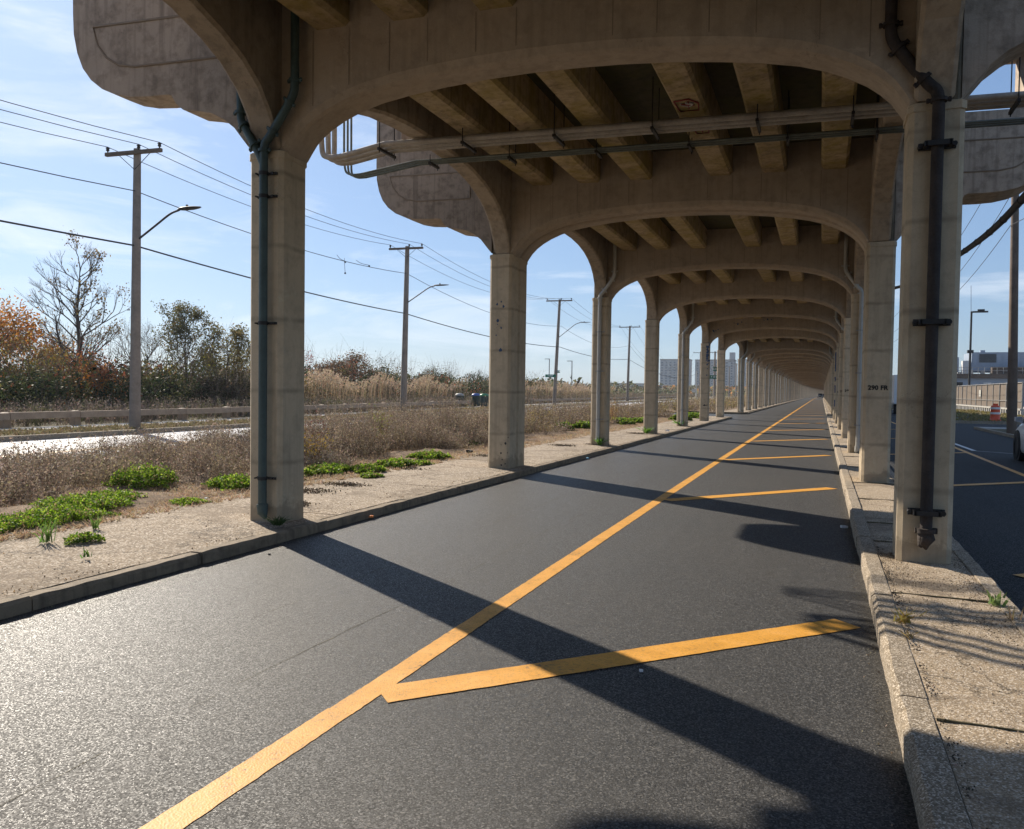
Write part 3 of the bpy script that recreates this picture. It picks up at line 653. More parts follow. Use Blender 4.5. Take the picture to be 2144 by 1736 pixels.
# stencilled bent numbers (paint on the column faces)
def text_mesh(txt, size, ext=.0015, spacing=1.):
    cu = bpy.data.curves.new('lettering', 'FONT'); cu.body = txt; cu.size = size; cu.extrude = ext; cu.align_x = 'CENTER'; cu.align_y = 'CENTER'; cu.offset = size*.045; cu.space_character = spacing
    o = bpy.data.objects.new('lettering', cu); C.objects.link(o); bpy.context.view_layer.update()
    me = bpy.data.meshes.new_from_object(o.evaluated_get(bpy.context.evaluated_depsgraph_get())); bpy.data.objects.remove(o); me.name = 'lettering'; return me
def letter(me, mat, parent, loc, rot=(math.pi/2, 0, 0), name='lettering', **tg):
    me.materials.clear(); me.materials.append(mat); o = inst(me, name, parent, loc, 0, **tg); o.rotation_euler = rot; return o
for k, num in ((1, '290 FR'), (3, '288 FR'), (4, '287 FR'), (5, '286 FR'), (6, '285 FR')):
    yy = Y1+D*k+sk(XCR)-(.22 if k == 1 else 0)-.003
    letter(text_mesh(num, .105, spacing=1.05), M['ink'], V, (XCR+.0, yy, 1.765), name='stencilled_number')
# old paint patches and sprayed marks
def blobs(pl, n, spread, size, mat, name='paint_patch', mode='xz'):
    m = MB()
    for _ in range(n):
        cx = random.gauss(0, spread[0]); cz = random.gauss(0, spread[1]); r = size*random.uniform(.3, 1); k = 9
        P = [(cx+math.cos(2*math.pi*i/k)*r*random.uniform(.5, 1.1), random.uniform(0, .001), cz+math.sin(2*math.pi*i/k)*r*random.uniform(.5, 1.3)) for i in range(k)]
        m.add(P, [tuple(range(k))])
    return m.build(name, mat, V, pl)
fy = lambda k, x: Y1+D*k+sk(x)
o = blobs((XCL+.12, fy(5, XCL)-.004, 3.75), 30, (.05, .28), .07, M['blue_paint']); 
blobs((XCL+.12, fy(5, XCL)-.004, 3.2), 9, (.04, .2), .045, M['blue_paint'])
blobs((XCL+.05, fy(5, XCL)-.004, .95), 6, (.10, .04), .06, M['iron']); blobs((XCL, fy(1, XCL)-.224, 3.2), 8, (.05, .35), .04, M['blue_paint'])
blobs((XCL+.1, fy(1, XCL)-.224, .5), 8, (.05, .25), .03, M['iron'])
blobs((-5.4, fy(5, -5.4)-.0, 4.95), 6, (.12, .07), .07, M['blue_paint']); blobs((-4.3, fy(5, -4.3)-.0, 5.35), 6, (.18, .05), .07, M['blue_paint']); blobs((-2.9, fy(5, -2.9)-.0, 5.5), 5, (.25, .03), .06, M['blue_paint'])
for z, h in ((3.9, .25), (3.35, .35), (2.55, .12), (1.95, .22), (1.1, .2)):
    m = MB(); P = []; xx = XCR-.14
    for sgn in (1, -1):
        for i in range(7): t = -h+2*h*i/6; P.append((xx+sgn*.055*random.uniform(.6, 1), fy(6, xx)-.004, z+sgn*t))
    m.add(P, [tuple(range(len(P)))]); m.build('paint_patch', M['blue_paint'], V)
for (x0, y0, sc) in ((-1.79, 11.0, 1), (-1.75, 12.1, .7)):   # sprayed tags under the deck beams
    m = MB(); z = 5.538
    for pts in ([(-.15, -.1), (-.13, .12), (.12, .13), (.15, -.02), (.05, -.12), (-.15, -.1)], [(-.08, -.03), (.09, .02)], [(.0, .08), (.03, -.07)]):
        m.tube([(x0+px*sc, y0+py*sc*1.8, z) for px, py in pts], .011, 5)
    m.build('sprayed_tag', M['red_tag'], V)
m = MB(); m.tube(bez([(-1.87, 10.95, 5.541), (-1.79, 11.05, 5.541), (-1.72, 10.98, 5.541), (-1.80, 10.92, 5.541)], 4), .018, 5); m.build('sprayed_tag', M['pale_tag'], V)
for (px, pz, s) in ((XL+.02, .55, 1), (XL+.02, .42, .8)):   # scuffed dirty patches on the second column
    pass
#@@PART2
# ------------------------------------------------------------------ utility poles, wires
def arm_lamp(parent, x, y, z0, z1, ln, ang=0.0, thick=.035):
    m = MB(); dx, dy = math.cos(ang), math.sin(ang)
    P = bez([(x, y, z0), (x+dx*ln*.35, y+dy*ln*.35, z0+(z1-z0)*.5), (x+dx*ln*.62, y+dy*ln*.62, z0+(z1-z0)*.88), (x+dx*ln*.80, y+dy*ln*.80, z1)], 5)
    m.tube(P, thick, 8); a = m.build('lamp_arm', M['iron'], parent)
    h = MB(); rings = []
    for t, w_, z_ in ((.78, .04, .03), (.86, .13, .05), (1.0, .17, .045), (1.12, .13, .03), (1.2, .05, .012)):
        cx, cy = x+dx*ln*t, y+dy*ln*t; rings.append([(cx-dy*w_*a1, cy+dx*w_*a1, z1+z_*b1+.015) for a1, b1 in ((-1, -.4), (1, -.4), (1, .3), (.6, 1), (-.6, 1), (-1, .3))])
    h.loft(rings, 0, True, True); h.tube([(x+dx*ln*.95, y+dy*ln*.95, z1+.05), (x+dx*ln*.95, y+dy*ln*.95, z1+.14)], .04, 8); h.build('lamp_head', M['iron'], parent)
def upole(x, y, top, label, lamp=None, lean=(0, 0), r=.17, mat='wood', arm=True, aw=1.15, adir=None, ztop_off=.1, group='utility poles along the far roadside', detail=True):
    p = empty('utility_pole', (x, y, 0), 0, label, 'utility pole', group)
    m = MB(); n = 9
    pts = [(lean[0]*t/(n-1), lean[1]*t/(n-1), top*t/(n-1)-.05*(t == 0)) for t in range(n)]
    m.tube(pts, [r*(1.12-.42*t/(n-1)) for t in range(n)], 12); m.build('pole', M[mat], p)
    tx, ty = lean; d = adir or (.995, .08)
    if arm:
        z = top-ztop_off; a = MB(); a.obox((tx, ty-.17, 0), (d[0], d[1], 0), (-d[1], d[0], 0), aw, .055, z-.12, z, 0); a.build('crossarm', M['wood_brown'], p)
        b = MB()
        for s in (-1, 1): b.tube([(tx+d[0]*s*.62, ty+d[1]*s*.62-.12, z-.12), (tx, ty-.12, z-.62)], .012, 5)
        b.build('arm_brace', M['iron'], p)
        for u in (-aw*.93, .22 if detail else 0, aw*.93):
            i = MB(); zz = z if abs(u) > .3 else z
            i.tube([(tx+d[0]*u, ty+d[1]*u-.17, zz), (tx+d[0]*u, ty+d[1]*u-.17, zz+.05), (tx+d[0]*u, ty+d[1]*u-.17, zz+.07), (tx+d[0]*u, ty+d[1]*u-.17, zz+.13), (tx+d[0]*u, ty+d[1]*u-.17, zz+.16), (tx+d[0]*u, ty+d[1]*u-.17, zz+.2)], [.02, .02, .06, .045, .07, .03], 8)
            i.build('insulator', M['iron'], p)
    if lamp: arm_lamp(p, tx*.6+.12, ty*.6, *lamp)
    return p
LP = [(-19.9, -17.5, 10.0, 0), (-22.05, 20.8, 9.66, 1), (-24.5, 44.1, 10.5, 1), (-26.35, 80, 11.2, 1), (-27.5, 119, 11.5, 0)]
upole(*LP[0][:3], 'grey wooden pole with a crossarm, first of the roadside row')
upole(*LP[1][:3], 'nearest grey wooden utility pole with lamp arm in front of the timber guard rail', (6.62, 7.42, 2.45, -.1), (.13, 0))
upole(*LP[2][:3], 'second utility pole with lamp arm, seen between the two nearest left columns', (7.0, 7.95, 2.5, -.1), (.18, 0), r=.19)
upole(*LP[3][:3], 'leaning utility pole carrying a green street sign and lamp arm', (7.2, 8.7, 3.0, -.1), (.45, 0), r=.19, aw=1.4)
upole(*LP[4][:3], 'utility pole without a lamp, standing beyond the green street sign', None, (.2, 0), r=.2, aw=1.6)
for (x, y, t, l) in ((-27.9, 199, 11.5, 'distant utility pole mostly hidden by the sixth left column'), (-20.5, 167, 10.0, 'distant dark utility pole with lamp arm rising beside the 47 street sign'), (-32.5, 309, 11.5, 'very distant utility pole with lamp arm in front of apartment windows'), (-27.0, 278, 11.5, 'very distant utility pole nearest the dense far left columns')):
    upole(x, y, t, l, (6.8, 8.0, 4, -.1), r=.24, aw=1.7, detail=False)
def wire(pts, sag, r, label, name='overhead_wire', group=None, n=14, mat='wire', cat='wire'):
    m = MB(); P = []
    for (a, b) in zip(pts, pts[1:]):
        a = Vector(a); b = Vector(b); s = sag if not isinstance(sag, dict) else sag.get(len(P) and 1 or 0, .5); ln = (b-a).length
        for i in range(n): t = i/n; q = a.lerp(b, t); q.z -= 4*sag*t*(1-t)*(ln/38)**2; P.append(q)
    P.append(Vector(pts[-1])); m.tube(P, r, 5); return tag(m.build(name, M[mat]), label, cat, group)
def tops(u, dz, aw=None):
    o = []
    for i, (x, y, t, _) in enumerate(LP):
        lx = {1: .13, 2: .18, 3: .45, 4: .2}.get(i, 0); a = {3: 1.22, 4: 1.4}.get(i, 1.0); o.append((x+lx+u*a*.995, y-.17+u*a*.08, t+dz))
    o.append((-27.9+u*1.4, 199, 11.3+dz)); return o
for u, l in ((-1.07, 'left top wire on the crossarms of the roadside poles'), (.22, 'middle top wire on the crossarms of the roadside poles'), (1.07, 'right top wire on the crossarms of the roadside poles')):
    wire(tops(u, .1), 1.25, .012, l, group='wires along the roadside poles')
wire([(-19.9, -17.5, 8.6), (-21.9, 20.7, 8.22), (-24.3, 44, 8.8), (-25.7, 80, 8.4), (-27.3, 119, 8.6), (-27.8, 199, 9)], 1.0, .016, 'twisted service wire halfway up the roadside poles', group='wires along the roadside poles')
wire([(-19.9, -17.5, 6.6), (-21.95, 20.7, 6.38), (-24.4, 44, 6.32), (-25.8, 80, 6.2), (-27.4, 119, 6.5), (-27.8, 199, 6.6)], .45, .03, 'thick lowest cable on the roadside poles', group='wires along the roadside poles')
m = MB()                                       # drooping wire ends and spacer on the service wire
for (x, y, z, dx, dz) in ((-23.6, 36, 8.45, .05, -.75), (-23.4, 35, 8.45, .5, -.35), (-23.2, 36.5, 8.4, .8, -.3)):
    m.tube(bez([(x, y, z), (x+dx*.4, y, z+dz*.6), (x+dx, y, z+dz)], 5), .012, 4); m.tube([(x+dx, y, z+dz), (x+dx, y, z+dz-.08)], .045, 6)
tag(m.build('dangling_wire', M['wire']), 'loose dangling wire ends hanging from the service wire before the second pole', 'wire')

# street signs
def street_sign(parent, x, y, z, txt, w_, h, rz, face=-1):
    e = bpy.data.objects.new('street_sign', None); C.objects.link(e); e.parent = parent; e.location = (x, y, z); e.rotation_euler = (0, 0, rz)
    m = MB(); m.box(-w_/2, w_/2, -.012, .012, -h/2, h/2); m.build('sign_plate', M['green_sign'], e)
    letter(text_mesh(txt, h*.62), M['white_letter'], e, (0, -.0145, 0)); return e
ps = [o for o in C.objects if o.get('label', '').startswith('leaning utility')][0]
street_sign(ps, -.35, -.3, 3.15, 'B 47 ST', 1.15, .30, 0); street_sign(ps, .5, -.3, 3.6, 'ROCKAWAY FWY', 1.0, .26, -.9)
sp = empty('street_sign_post', (-6.83, 57.05, 0), 0, 'slim grey post with green 47 street sign at the side street corner', 'street sign')
m = MB(); m.tube([(0, 0, -.1), (0, 0, 3.6)], .035, 8); m.build('post', M['metal'], sp)
street_sign(sp, -.16, -.05, 2.72, 'B 47 ST', .80, .25, 0); street_sign(sp, -.03, -.07, 3.28, 'ROCKAWAY', .62, .3, .9)
m = MB(); m.box(-.02, .10, -.05, -.03, 1.35, 2.15); m.build('side_plate', M['iron'], sp)
# white camera post near the far road
cp = empty('camera_post', (-24, 166, 0), 0, 'white post with two small camera boxes beyond the guard rail', 'post')
m = MB(); m.tube([(0, 0, -.1), (0, 0, 6.1)], .13, 8); m.tube([(0, 0, 6.0), (1.2, 0, 6.0)], .08, 6); m.build('post', M['pipe_w'], cp)
for x, z in ((.9, 5.7), (.7, 3.7)): m = MB(); m.box(x-.3, x+.3, -.3, .3, z-.3, z+.3); m.build('camera_box', M['metal'], cp)
m = MB(); m.box(-.9, -.15, -.1, .1, 1.6, 2.3); m.build('notice_plate', M['pipe_w'], cp)
# park lamp with shade
pl = empty('park_lamp', (-43.6, 75, 0), 0, 'short black park lamp with a drooping shade above the reeds', 'lamp')
m = MB(); m.tube([(0, 0, -.1), (0, 0, 3.8)], .10, 8); m.tube(bez([(0, 0, 3.75), (-.3, 0, 3.86), (-.6, 0, 3.82)], 4), .04, 6); m.build('lamp_post', M['iron'], pl)
m = MB(); m.tube([(-.68, 0, 3.98), (-.68, 0, 3.88), (-.68, 0, 3.74), (-.68, 0, 3.72)], [.04, .2, .46, .44], 12); m.build('lamp_shade', M['iron'], pl)
for (x, y, h, l) in ((-64, 190, 9.5, 'thin distant light pole left of the bushy skyline gap'), (-55, 180, 8.6, 'thin distant light pole right above the far bushes')):
    p = empty('light_pole', (x, y, 0), 0, l, 'light pole'); m = MB(); m.tube([(0, 0, 0), (0, 0, h)], .12, 6); m.build('pole', M['metal'], p)
    m = MB(); m.box(-1.2, .1, -.1, .1, h-.1, h+.05); m.build('lamp_head', M['metal'], p)

# guard rail
def guard_rail(y0, y1, step, label, ends=None):
    gr = empty('guard_rail', (0, 0, 0), 0, label, 'guard rail', None); y = y0; pts = []
    while y <= y1: pts.append(y); y += step*random.uniform(.95, 1.05)
    for a, b in zip(pts, pts[1:]):
        m = MB(); xa, xb = rl(a), rl(b); d = Vector((xb-xa, b-a, 0)); l = d.length; d.normalize(); n = (-d.y, d.x, 0)
        z0 = .40+random.uniform(-.012, .012)
        m.obox(((xa+xb)/2+.10, (a+b)/2, 0), d, n, l/2-.012, .06, z0, z0+.235); m.build('rail_board', M['wood_rail'], gr)
    for a in pts:
        m = MB(); x = rl(a)-.08; h = .64+random.uniform(-.02, .02)
        m.box(x-.14, x+.11, a-.13, a+.13, -.05, h); m.loft([[(x-.14, a-.13, h), (x+.11, a-.13, h), (x+.11, a+.13, h), (x-.14, a+.13, h)], [(x-.06, a-.06, h+.03), (x+.04, a-.06, h+.03), (x+.04, a+.06, h+.03), (x-.06, a+.06, h+.03)]])
        m.build('post', M['wood_rail'], gr)
    return gr
guard_rail(-9, 64, 2.75, 'long weathered timber guard rail from the left edge to the bins')
guard_rail(81, 190, 3.3, 'pale timber guard rail beyond the bins and the leaning pole')

# bins and notice board
def bin_(x, y, mat_lid, mat_body, label):
    b = empty('litter_bin', (x, y, .1), 0, label, 'bin', 'bins at the gap in the guard rail')
    m = MB(); r = lambda s, z: [(math.cos(a)*.36*s, math.sin(a)*.36*s, z) for a in [2*math.pi*i/12 for i in range(12)]]
    m.loft([r(.9, 0), r(1, .1), r(1.03, .5), r(1.05, .95)], 0, True, True)
    for a in range(6): t = a*math.pi/3; m.box(.37*math.cos(t)-.03, .37*math.cos(t)+.03, .37*math.sin(t)-.03, .37*math.sin(t)+.03, .05, .9)
    m.build('bin_body', mat_body, b); m = MB(); m.loft([r(1.1, .95), r(1.14, 1.0), r(1.0, 1.1), r(.5, 1.16)], 0, True, True); m.build('bin_lid', mat_lid, b)
bin_(-28.75, 65.0, M['bin_b'], M['bin_d'], 'dark litter bin with a blue lid'); bin_(-27.35, 63.6, M['bin_g'], M['bin_d'], 'dark litter bin with a green lid')
bin_(-29.6, 63.4, M['pipe_w'], M['bin_d'], 'litter bin with a grey lid, left of the blue one')
kb = empty('notice_board', (-35.6, 72, 0), .35, 'black notice board in a timber frame among dry weeds', 'notice board')
m = MB(); m.box(-.72, .72, -.03, .03, .55, 1.62); m.build('board', M['ink'], kb)
for s in (-1, 1): m = MB(); m.box(s*.80-.09, s*.80+.09, -.07, .07, -.1, 1.72); m.build('frame_post', M['wood_rail'], kb)
m = MB(); m.box(-.71, .71, -.05, .05, 1.622, 1.70); m.build('frame_top', M['wood_rail'], kb)

# ------------------------------------------------------------------ vegetation
def fractal(m, p, d, ln, r, depth, tips, spread=.5, up=.12, n=5, taper=.68):
    P = [p]; q = p; dd = d
    for _ in range(3):
        dd = (dd+Vector((random.gauss(0, .10), random.gauss(0, .10), random.gauss(0, .06)+up*.3))).normalized(); q = q+dd*ln/3; P.append(q)
    m.tube(P, [r, r*.9, r*.8, r*.7], n if depth > 2 else 3, caps=False)
    if depth <= 0: tips.append((q, dd)); return
    if depth <= 2: tips.append((q, dd))
    for k in range(random.choice((2, 3, 3)) if depth > 1 else 2):
        ax = Vector((random.gauss(0, 1), random.gauss(0, 1), random.gauss(0, .5))).normalized()
        nd = (dd+ax*spread*random.uniform(.6, 1.3)+Vector((0, 0, up))).normalized()
        fractal(m, P[random.choice((2, 3, 3))], nd, ln*random.uniform(taper-.06, taper+.16), r*.62, depth-1, tips, spread, up, n, taper)
def tree(x, y, h, label, *a_, **k_):
    random.seed(int(abs(x*10)+y*7+k_.pop('seed', 0))); return tree_(x, y, h, label, *a_, **k_)
def tree_(x, y, h, label, col, leafn=8, lsize=.05, depth=6, spread=.5, tr=.12, trunk=.3, group='trees behind the guard rail', up=.12, z0=.0, lean=(0, 0), side=None, name='tree', cat='tree', cloud=.16):
    t = empty(name, (x, y, z0), 0, label, cat, group); m = MB(); tips = []
    hh = h*trunk; top = Vector((lean[0], lean[1], hh)); m.tube([Vector((0, 0, -.1)), top*.5+Vector((.03, 0, 0)), top], [tr*1.2, tr, tr*.9], 8)
    for k in range(3): a = 2*math.pi*k/3+random.random(); fractal(m, top*random.uniform(.75, 1), Vector((math.cos(a)*spread*1.1, math.sin(a)*spread*1.1, 1)).normalized(), h*.235, tr*.62, depth-1, tips, spread, up)
    mz = max(p.z for p, _ in tips); sc = h/mz if mz > 0 else 1
    m.v = [(a*min(1.15, sc), b*min(1.15, sc), c*sc) for a, b, c in m.v]; m.build('trunk', M['bark'], t)
    q = QC(); T = np.array([(p.x*min(1.15, sc), p.y*min(1.15, sc), p.z*sc) for p, _ in tips])
    if side is not None: wgt = np.clip(.12+(T[:, 0]*side[0]+T[:, 2]*side[1]+side[2]), .02, 1); keep = rng.random(len(T)) < wgt; T = T[keep]
    cen = np.repeat(T, leafn, 0)+rng.normal(0, cloud, (len(T)*leafn, 3)); n = len(cen)
    cc = np.concatenate([jit(c, n//len(col)+1, .3, .15) for c in col])[:n]; rng.shuffle(cc); q.leaves(cen, lsize, cc); q.build('crown', M['leaf'], t); return t
def leader_tree(x, y, h, label, col, leafn=6, lsize=.06, tr=.2, fork=.2, wid=.42, nb=20, depth=4, side=None, group='trees behind the guard rail', seed=1, limb=True, cloud=.13, ang=.75):
    random.seed(seed); t = empty('tree', (x, y, 0), 0, label, 'tree', group); m = MB(); tips = []
    P = [Vector((0, 0, -.1))]; 
    for i in range(1, 11): P.append(Vector((.035*h*math.sin(i*.9+seed)*.35+.01*h*i*.1, .02*math.sin(i*1.7), h*.93*i/10)))
    m.tube(P, [tr*(1-.9*i/10) for i in range(11)], 8); axes = [(P, tr, fork)]
    if limb:
        b = P[2]; Q = [b, b+Vector((-.10*h, .03*h, .03*h)), b+Vector((-.17*h, .05*h, .12*h)), b+Vector((-.22*h, .04*h, .28*h)), b+Vector((-.27*h, .05*h, .45*h))]; m.tube(Q, [tr*.55, tr*.5, tr*.4, tr*.28, tr*.1], 7); axes.append((Q, tr*.5, .25))
    for A, r0, f0 in axes:
        n = nb if A is P else nb//2
        for k in range(n):
            f = f0+(1-f0)*(k+.5)/n; i = min(len(A)-2, int(f*(len(A)-1))); p = A[i].lerp(A[i+1], f*(len(A)-1)-i); a = k*2.4+random.uniform(-.4, .4)
            d = Vector((math.cos(a)*ang, math.sin(a)*ang, random.uniform(.55, 1.1))).normalized(); ln = h*wid*(.45+.55*math.sin(math.pi*min(1, .25+f*.75)))*random.uniform(.7, 1.05)*(.6 if A is not P else 1)
            fractal(m, p, d, ln*.42, r0*.30*(1-f*.6)+.008, depth, tips, .42, .10, 5, .66)
    m.build('trunk', M['bark'], t); T = np.array([(p.x, p.y, p.z) for p, _ in tips])
    if side is not None: T = T[rng.random(len(T)) < np.clip(side[3]+(T[:, 0]*side[0]+T[:, 2]*side[1]+side[2]), .03, 1)]
    cen = np.repeat(T, leafn, 0)+rng.normal(0, cloud, (len(T)*leafn, 3)); n = len(cen); cc = np.concatenate([jit(c, n//len(col)+1, .3, .15) for c in col])[:n]; rng.shuffle(cc)
    q = QC(); q.leaves(cen, lsize, cc); q.build('crown', M['leaf'], t); return t
def shrub(x, y, w_, h, cols, label, n=3200, lsize=.055, group='shrubs in the thicket behind the guard rail', z0=0, sticks=40, name='shrub', stick=(.12, .09, .07)):
    t = empty(name, (x, y, z0), 0, label, 'shrub', group); q = QC()
    k = 34; c = rng.normal(size=(k, 3)); c /= np.linalg.norm(c, axis=1)[:, None]; c *= rng.uniform(.45, 1, (k, 1))**.6; c[:, 2] = np.abs(c[:, 2])
    c *= np.array([w_/2, w_/2, h*.82])*rng.uniform(.8, 1.1, (k, 1)); c[:, 2] += .12*h*rng.random(k)
    idx = rng.integers(0, k, n); r = rng.uniform(.10, .22, k)[idx][:, None]*min(w_, h*1.3)
    P = c[idx]+rng.normal(0, .55, (n, 3))*r; P[:, 2] = np.clip(P[:, 2], .03, None)
    base = np.array([cols[i % len(cols)] for i in range(k)])[idx]*rng.uniform(.6, 1.4, (n, 1))*rng.uniform(.88, 1.12, (n, 3)); q.leaves(P, lsize, np.clip(base, 0, 1))
    q.build('foliage', M['leaf'], t)
    s = QC(); m_ = sticks; a = rng.uniform(0, 6.28, m_); rr = rng.uniform(.1, .55, m_)*w_; top = np.stack([np.cos(a)*rr, np.sin(a)*rr, h*rng.uniform(.75, 1.22, m_)], 1); b0 = top*np.array([.25, .25, 0])
    mid = (b0+top)/2+rng.normal(0, .05*w_, (m_, 3)); s.strips(b0, mid, .018, .011, jit(stick, m_)); s.strips(mid, top, .011, .004, jit(stick, m_))
    for f in (.6, .8): p = mid+(top-mid)*f; e = p+rng.normal(0, .14*h, (m_, 3))+np.array([0, 0, .1*h]); s.strips(p, e, .007, .003, jit(stick, m_))
    s.build('stems', M['dry'], t); return t
G1 = [(.028, .042, .018), (.045, .06, .022), (.075, .08, .03)]; G2 = [(.10, .09, .03), (.19, .14, .035), (.05, .055, .022)]; OR = [(.50, .22, .04), (.42, .15, .03), (.30, .17, .05)]
RD = [(.26, .06, .04), (.34, .11, .04), (.20, .07, .04)]; BR_ = [(.14, .095, .06), (.09, .065, .045), (.08, .07, .035)]; YG = [(.30, .27, .05), (.17, .17, .05), (.22, .19, .06)]
leader_tree(-38.0, 32, 8.7, 'tall nearly bare tree with a forked dark trunk left of the nearest utility pole', [(.20, .14, .05), (.12, .09, .05)], 5, .07,   .18, .24, .39, 24, 4, side=(.25, .02, -.35, .22), seed=11, ang=.95)
tree(-42.0, 29.3, 6.6, 'orange autumn tree at the left edge of the picture', OR, 22, .085, 6, .85, .13, .15, up=.02, cloud=.35)
tree(-39.0, 38.0, 6.3, 'small bare grey tree directly behind the first utility pole', [(.16, .14, .12)], 1, .03, 7, .6, .09, .12, cloud=.1)
leader_tree(-36.4, 38.2, 6.1, 'small dark leafy tree right of the first utility pole', [(.10, .10, .04), (.14, .12, .05)], 9, .07, .10, .25, .50, 26, 3, seed=5, limb=False, cloud=.17, ang=1.0)
leader_tree(-33.4, 38.4, 4.9, 'lower spreading dark leafy tree next to the nearest column', [(.12, .10, .04), (.20, .16, .05)], 9, .066, .09, .22, .55, 22, 3, seed=8, limb=False, cloud=.17, ang=1.3)
tree(-34.6, 28.0, 4.2, 'thin yellowish sapling just left of the first utility pole', [(.32, .24, .06), (.15, .13, .05)], 4, .05, 5, .55, .05, .2, cloud=.15)
tree(-39.3, 60.5, 4.7, 'dark rounded tree above the reeds between the two nearest columns', [(.12, .09, .06), (.18, .10, .05)], 9, .08, 7, .9, .13, .12, up=.02, cloud=.25)
tree(-46.0, 90, 4.4, 'bare bushy tree on the skyline above the notice board', [(.13, .13, .08)], 5, .06, 6, .7, .12, .2, cloud=.2)
tree(-45.5, 103, 4.6, 'pale bare tree in front of the leaning pole gap', [(.3, .27, .22)], 1, .03, 6, .7, .09, .2, cloud=.2)
shr = [(-36.5, 24.5, 4.2, 3.0, G1), (-34.0, 23.0, 3.6, 2.1, G1), (-33.5, 26.5, 4, 2.5, G2), (-34.8, 29.5, 3.6, 2.8, RD), (-33.2, 29.0, 2.6, 2.6, [RD[1], OR[0]]), (-31.5, 25.0, 3.4, 1.9, G1), (-31.0, 29, 3.4, 2.0, G1), (-33.5, 32.5, 3.6, 2.6, G2), (-31.6, 33, 3.4, 2.2, G1),
       (-33.8, 36, 3.6, 3.0, YG), (-31.6, 37, 3.4, 2.4, G2), (-30.2, 34, 3.0, 1.7, BR_), (-35.5, 41.5, 3.6, 3.4, YG), (-32.6, 42, 3.6, 2.5, G2), (-40.5, 33, 4.2, 3.2, G2), (-38.0, 27, 4, 3.0, [OR[0], OR[2], G2[1]]), (-37.0, 21.5, 3.6, 2.4, G1), (-33.2, 20.5, 3.4, 2.0, G1), (-35.5, 18.5, 3.4, 2.2, G2),
       (-41.0, 56, 4.2, 3.5, RD+BR_), (-37.5, 57.5, 3.6, 3.1, [RD[2], G2[0], BR_[0]]), (-36.5, 63, 3.6, 2.9, G2), (-41.5, 68, 4, 3.2, G1), (-38.5, 70, 3.6, 2.9, BR_), (-37.5, 76, 4.4, 2.9, G1), (-36.0, 81, 4.6, 2.6, G1), (-41.0, 82, 4.6, 3.1, G2), (-36.4, 88, 4.6, 2.5, G1), (-35.0, 95, 5, 2.6, G2), (-38.6, 98, 5, 2.9, G1), (-34.6, 70.5, 3, 1.7, G1)]
kinds = {id(G1): 'dark green', id(G2): 'olive green', id(RD): 'dull red', id(BR_): 'brown', id(YG): 'yellow green'}
for (x, y, w_, h, c) in shr:
    nm = kinds.get(id(c), 'rust and orange'); shrub(x, y, w_*1.12, h*1.38, c, nm+' leafy shrub in the dense thicket behind the timber guard rail', n=5200 if y < 45 else 3200, lsize=.06 if y < 45 else .075)
# dry scrub and reeds as masses
def mass(name, n, area, h, cols, label, size, spread, ppl=26, group=None, stems=3, cat='scrub', keep=None):
    q = QC(); xs, ys = area(n)
    if keep is not None: k = keep(xs, ys); xs, ys = xs[k], ys[k]; n = len(xs)
    hh = h(xs, ys)*rng.uniform(.6, 1.15, n); pc = np.array(cols)[rng.integers(0, len(cols), n)]
    for _ in range(stems):
        b0 = np.stack([xs+rng.normal(0, spread*.3, n), ys+rng.normal(0, spread*.3, n), np.full(n, .08)], 1); t = b0+np.stack([rng.normal(0, spread, n), rng.normal(0, spread, n), hh*rng.uniform(.7, 1.05, n)], 1)
        md = (b0+t)/2+rng.normal(0, .04, (n, 3)); w1 = size*.24
        q.strips(b0, md, w1, w1*.7, pc*rng.uniform(.5, .9, (n, 1))); q.strips(md, t, w1*.7, w1*.3, pc*rng.uniform(.6, 1, (n, 1)))
        k = max(1, ppl//stems); f = rng.uniform(.3, 1.05, (n*k, 1)); P = np.repeat(b0, k, 0)*(1-f)+np.repeat(t, k, 0)*f+rng.normal(0, spread*.33, (n*k, 3)); P[:, 2] = np.clip(P[:, 2], .12, None)
        q.leaves(P, size, np.clip(np.repeat(pc, k, 0)*rng.uniform(.55, 1.45, (n*k, 1))*rng.uniform(.9, 1.1, (n*k, 3)), 0, 1), aspect=.45)
    return q.build(name, M['dry'], None, label=label, category=None) if False else tag(q.build(name, M['dry']), label, cat, None, 'stuff')
WC = [(.34, .265, .20), (.22, .165, .12), (.44, .345, .26), (.30, .25, .15), (.15, .11, .085)]
def wkeep(lo=-9.2):
    def f(x, y):
        e = np.where(y < 8.5, -9.3, -8.9) - .5*np.sin(y*.9)-.35*np.sin(y*2.3+1)
        return (x < e) & ~((y > 51.5) & (y < 64.5))
    return f
mass('dry_weeds', 7500, lambda n: (rng.uniform(-13.4, -8.2, n), 3+21*rng.random(n)**.8), lambda x, y: (.44-.03*np.clip(-10-x, 0, 9)+.035*np.clip(y-9, 0, 11))*(1+.55*np.sin(x*2.1+y*.8)*np.sin(y*1.7-x)+.25*np.sin(x*4.7+y*3.9))*np.clip((-8.3-x)*.9, .45, 1), WC, 'knee high dry brown weeds on the dirt strip beside the left sidewalk', .022, .17, 38, keep=wkeep())
mass('dry_weeds', 5200, lambda n: (rng.uniform(-13.6, -8.4, n), rng.uniform(22, 51, n)), lambda x, y: .74*(1+.5*np.sin(x*2.1+y*.8)*np.sin(y*1.7-x))*np.clip((-8.3-x)*.9, .5, 1), WC+[(.33, .25, .10)], 'dry brown weeds further along the dirt strip past the second column', .034, .2, 22, keep=wkeep())
mass('dry_weeds', 2600, lambda n: (rng.uniform(-14.5, -7.9, n), rng.uniform(64.5, 190, n)), lambda x, y: np.full(len(x), .95), WC+[(.30, .27, .10), (.36, .27, .10)], 'dry weeds along the dirt strip beyond the side street', .07, .3, 14)
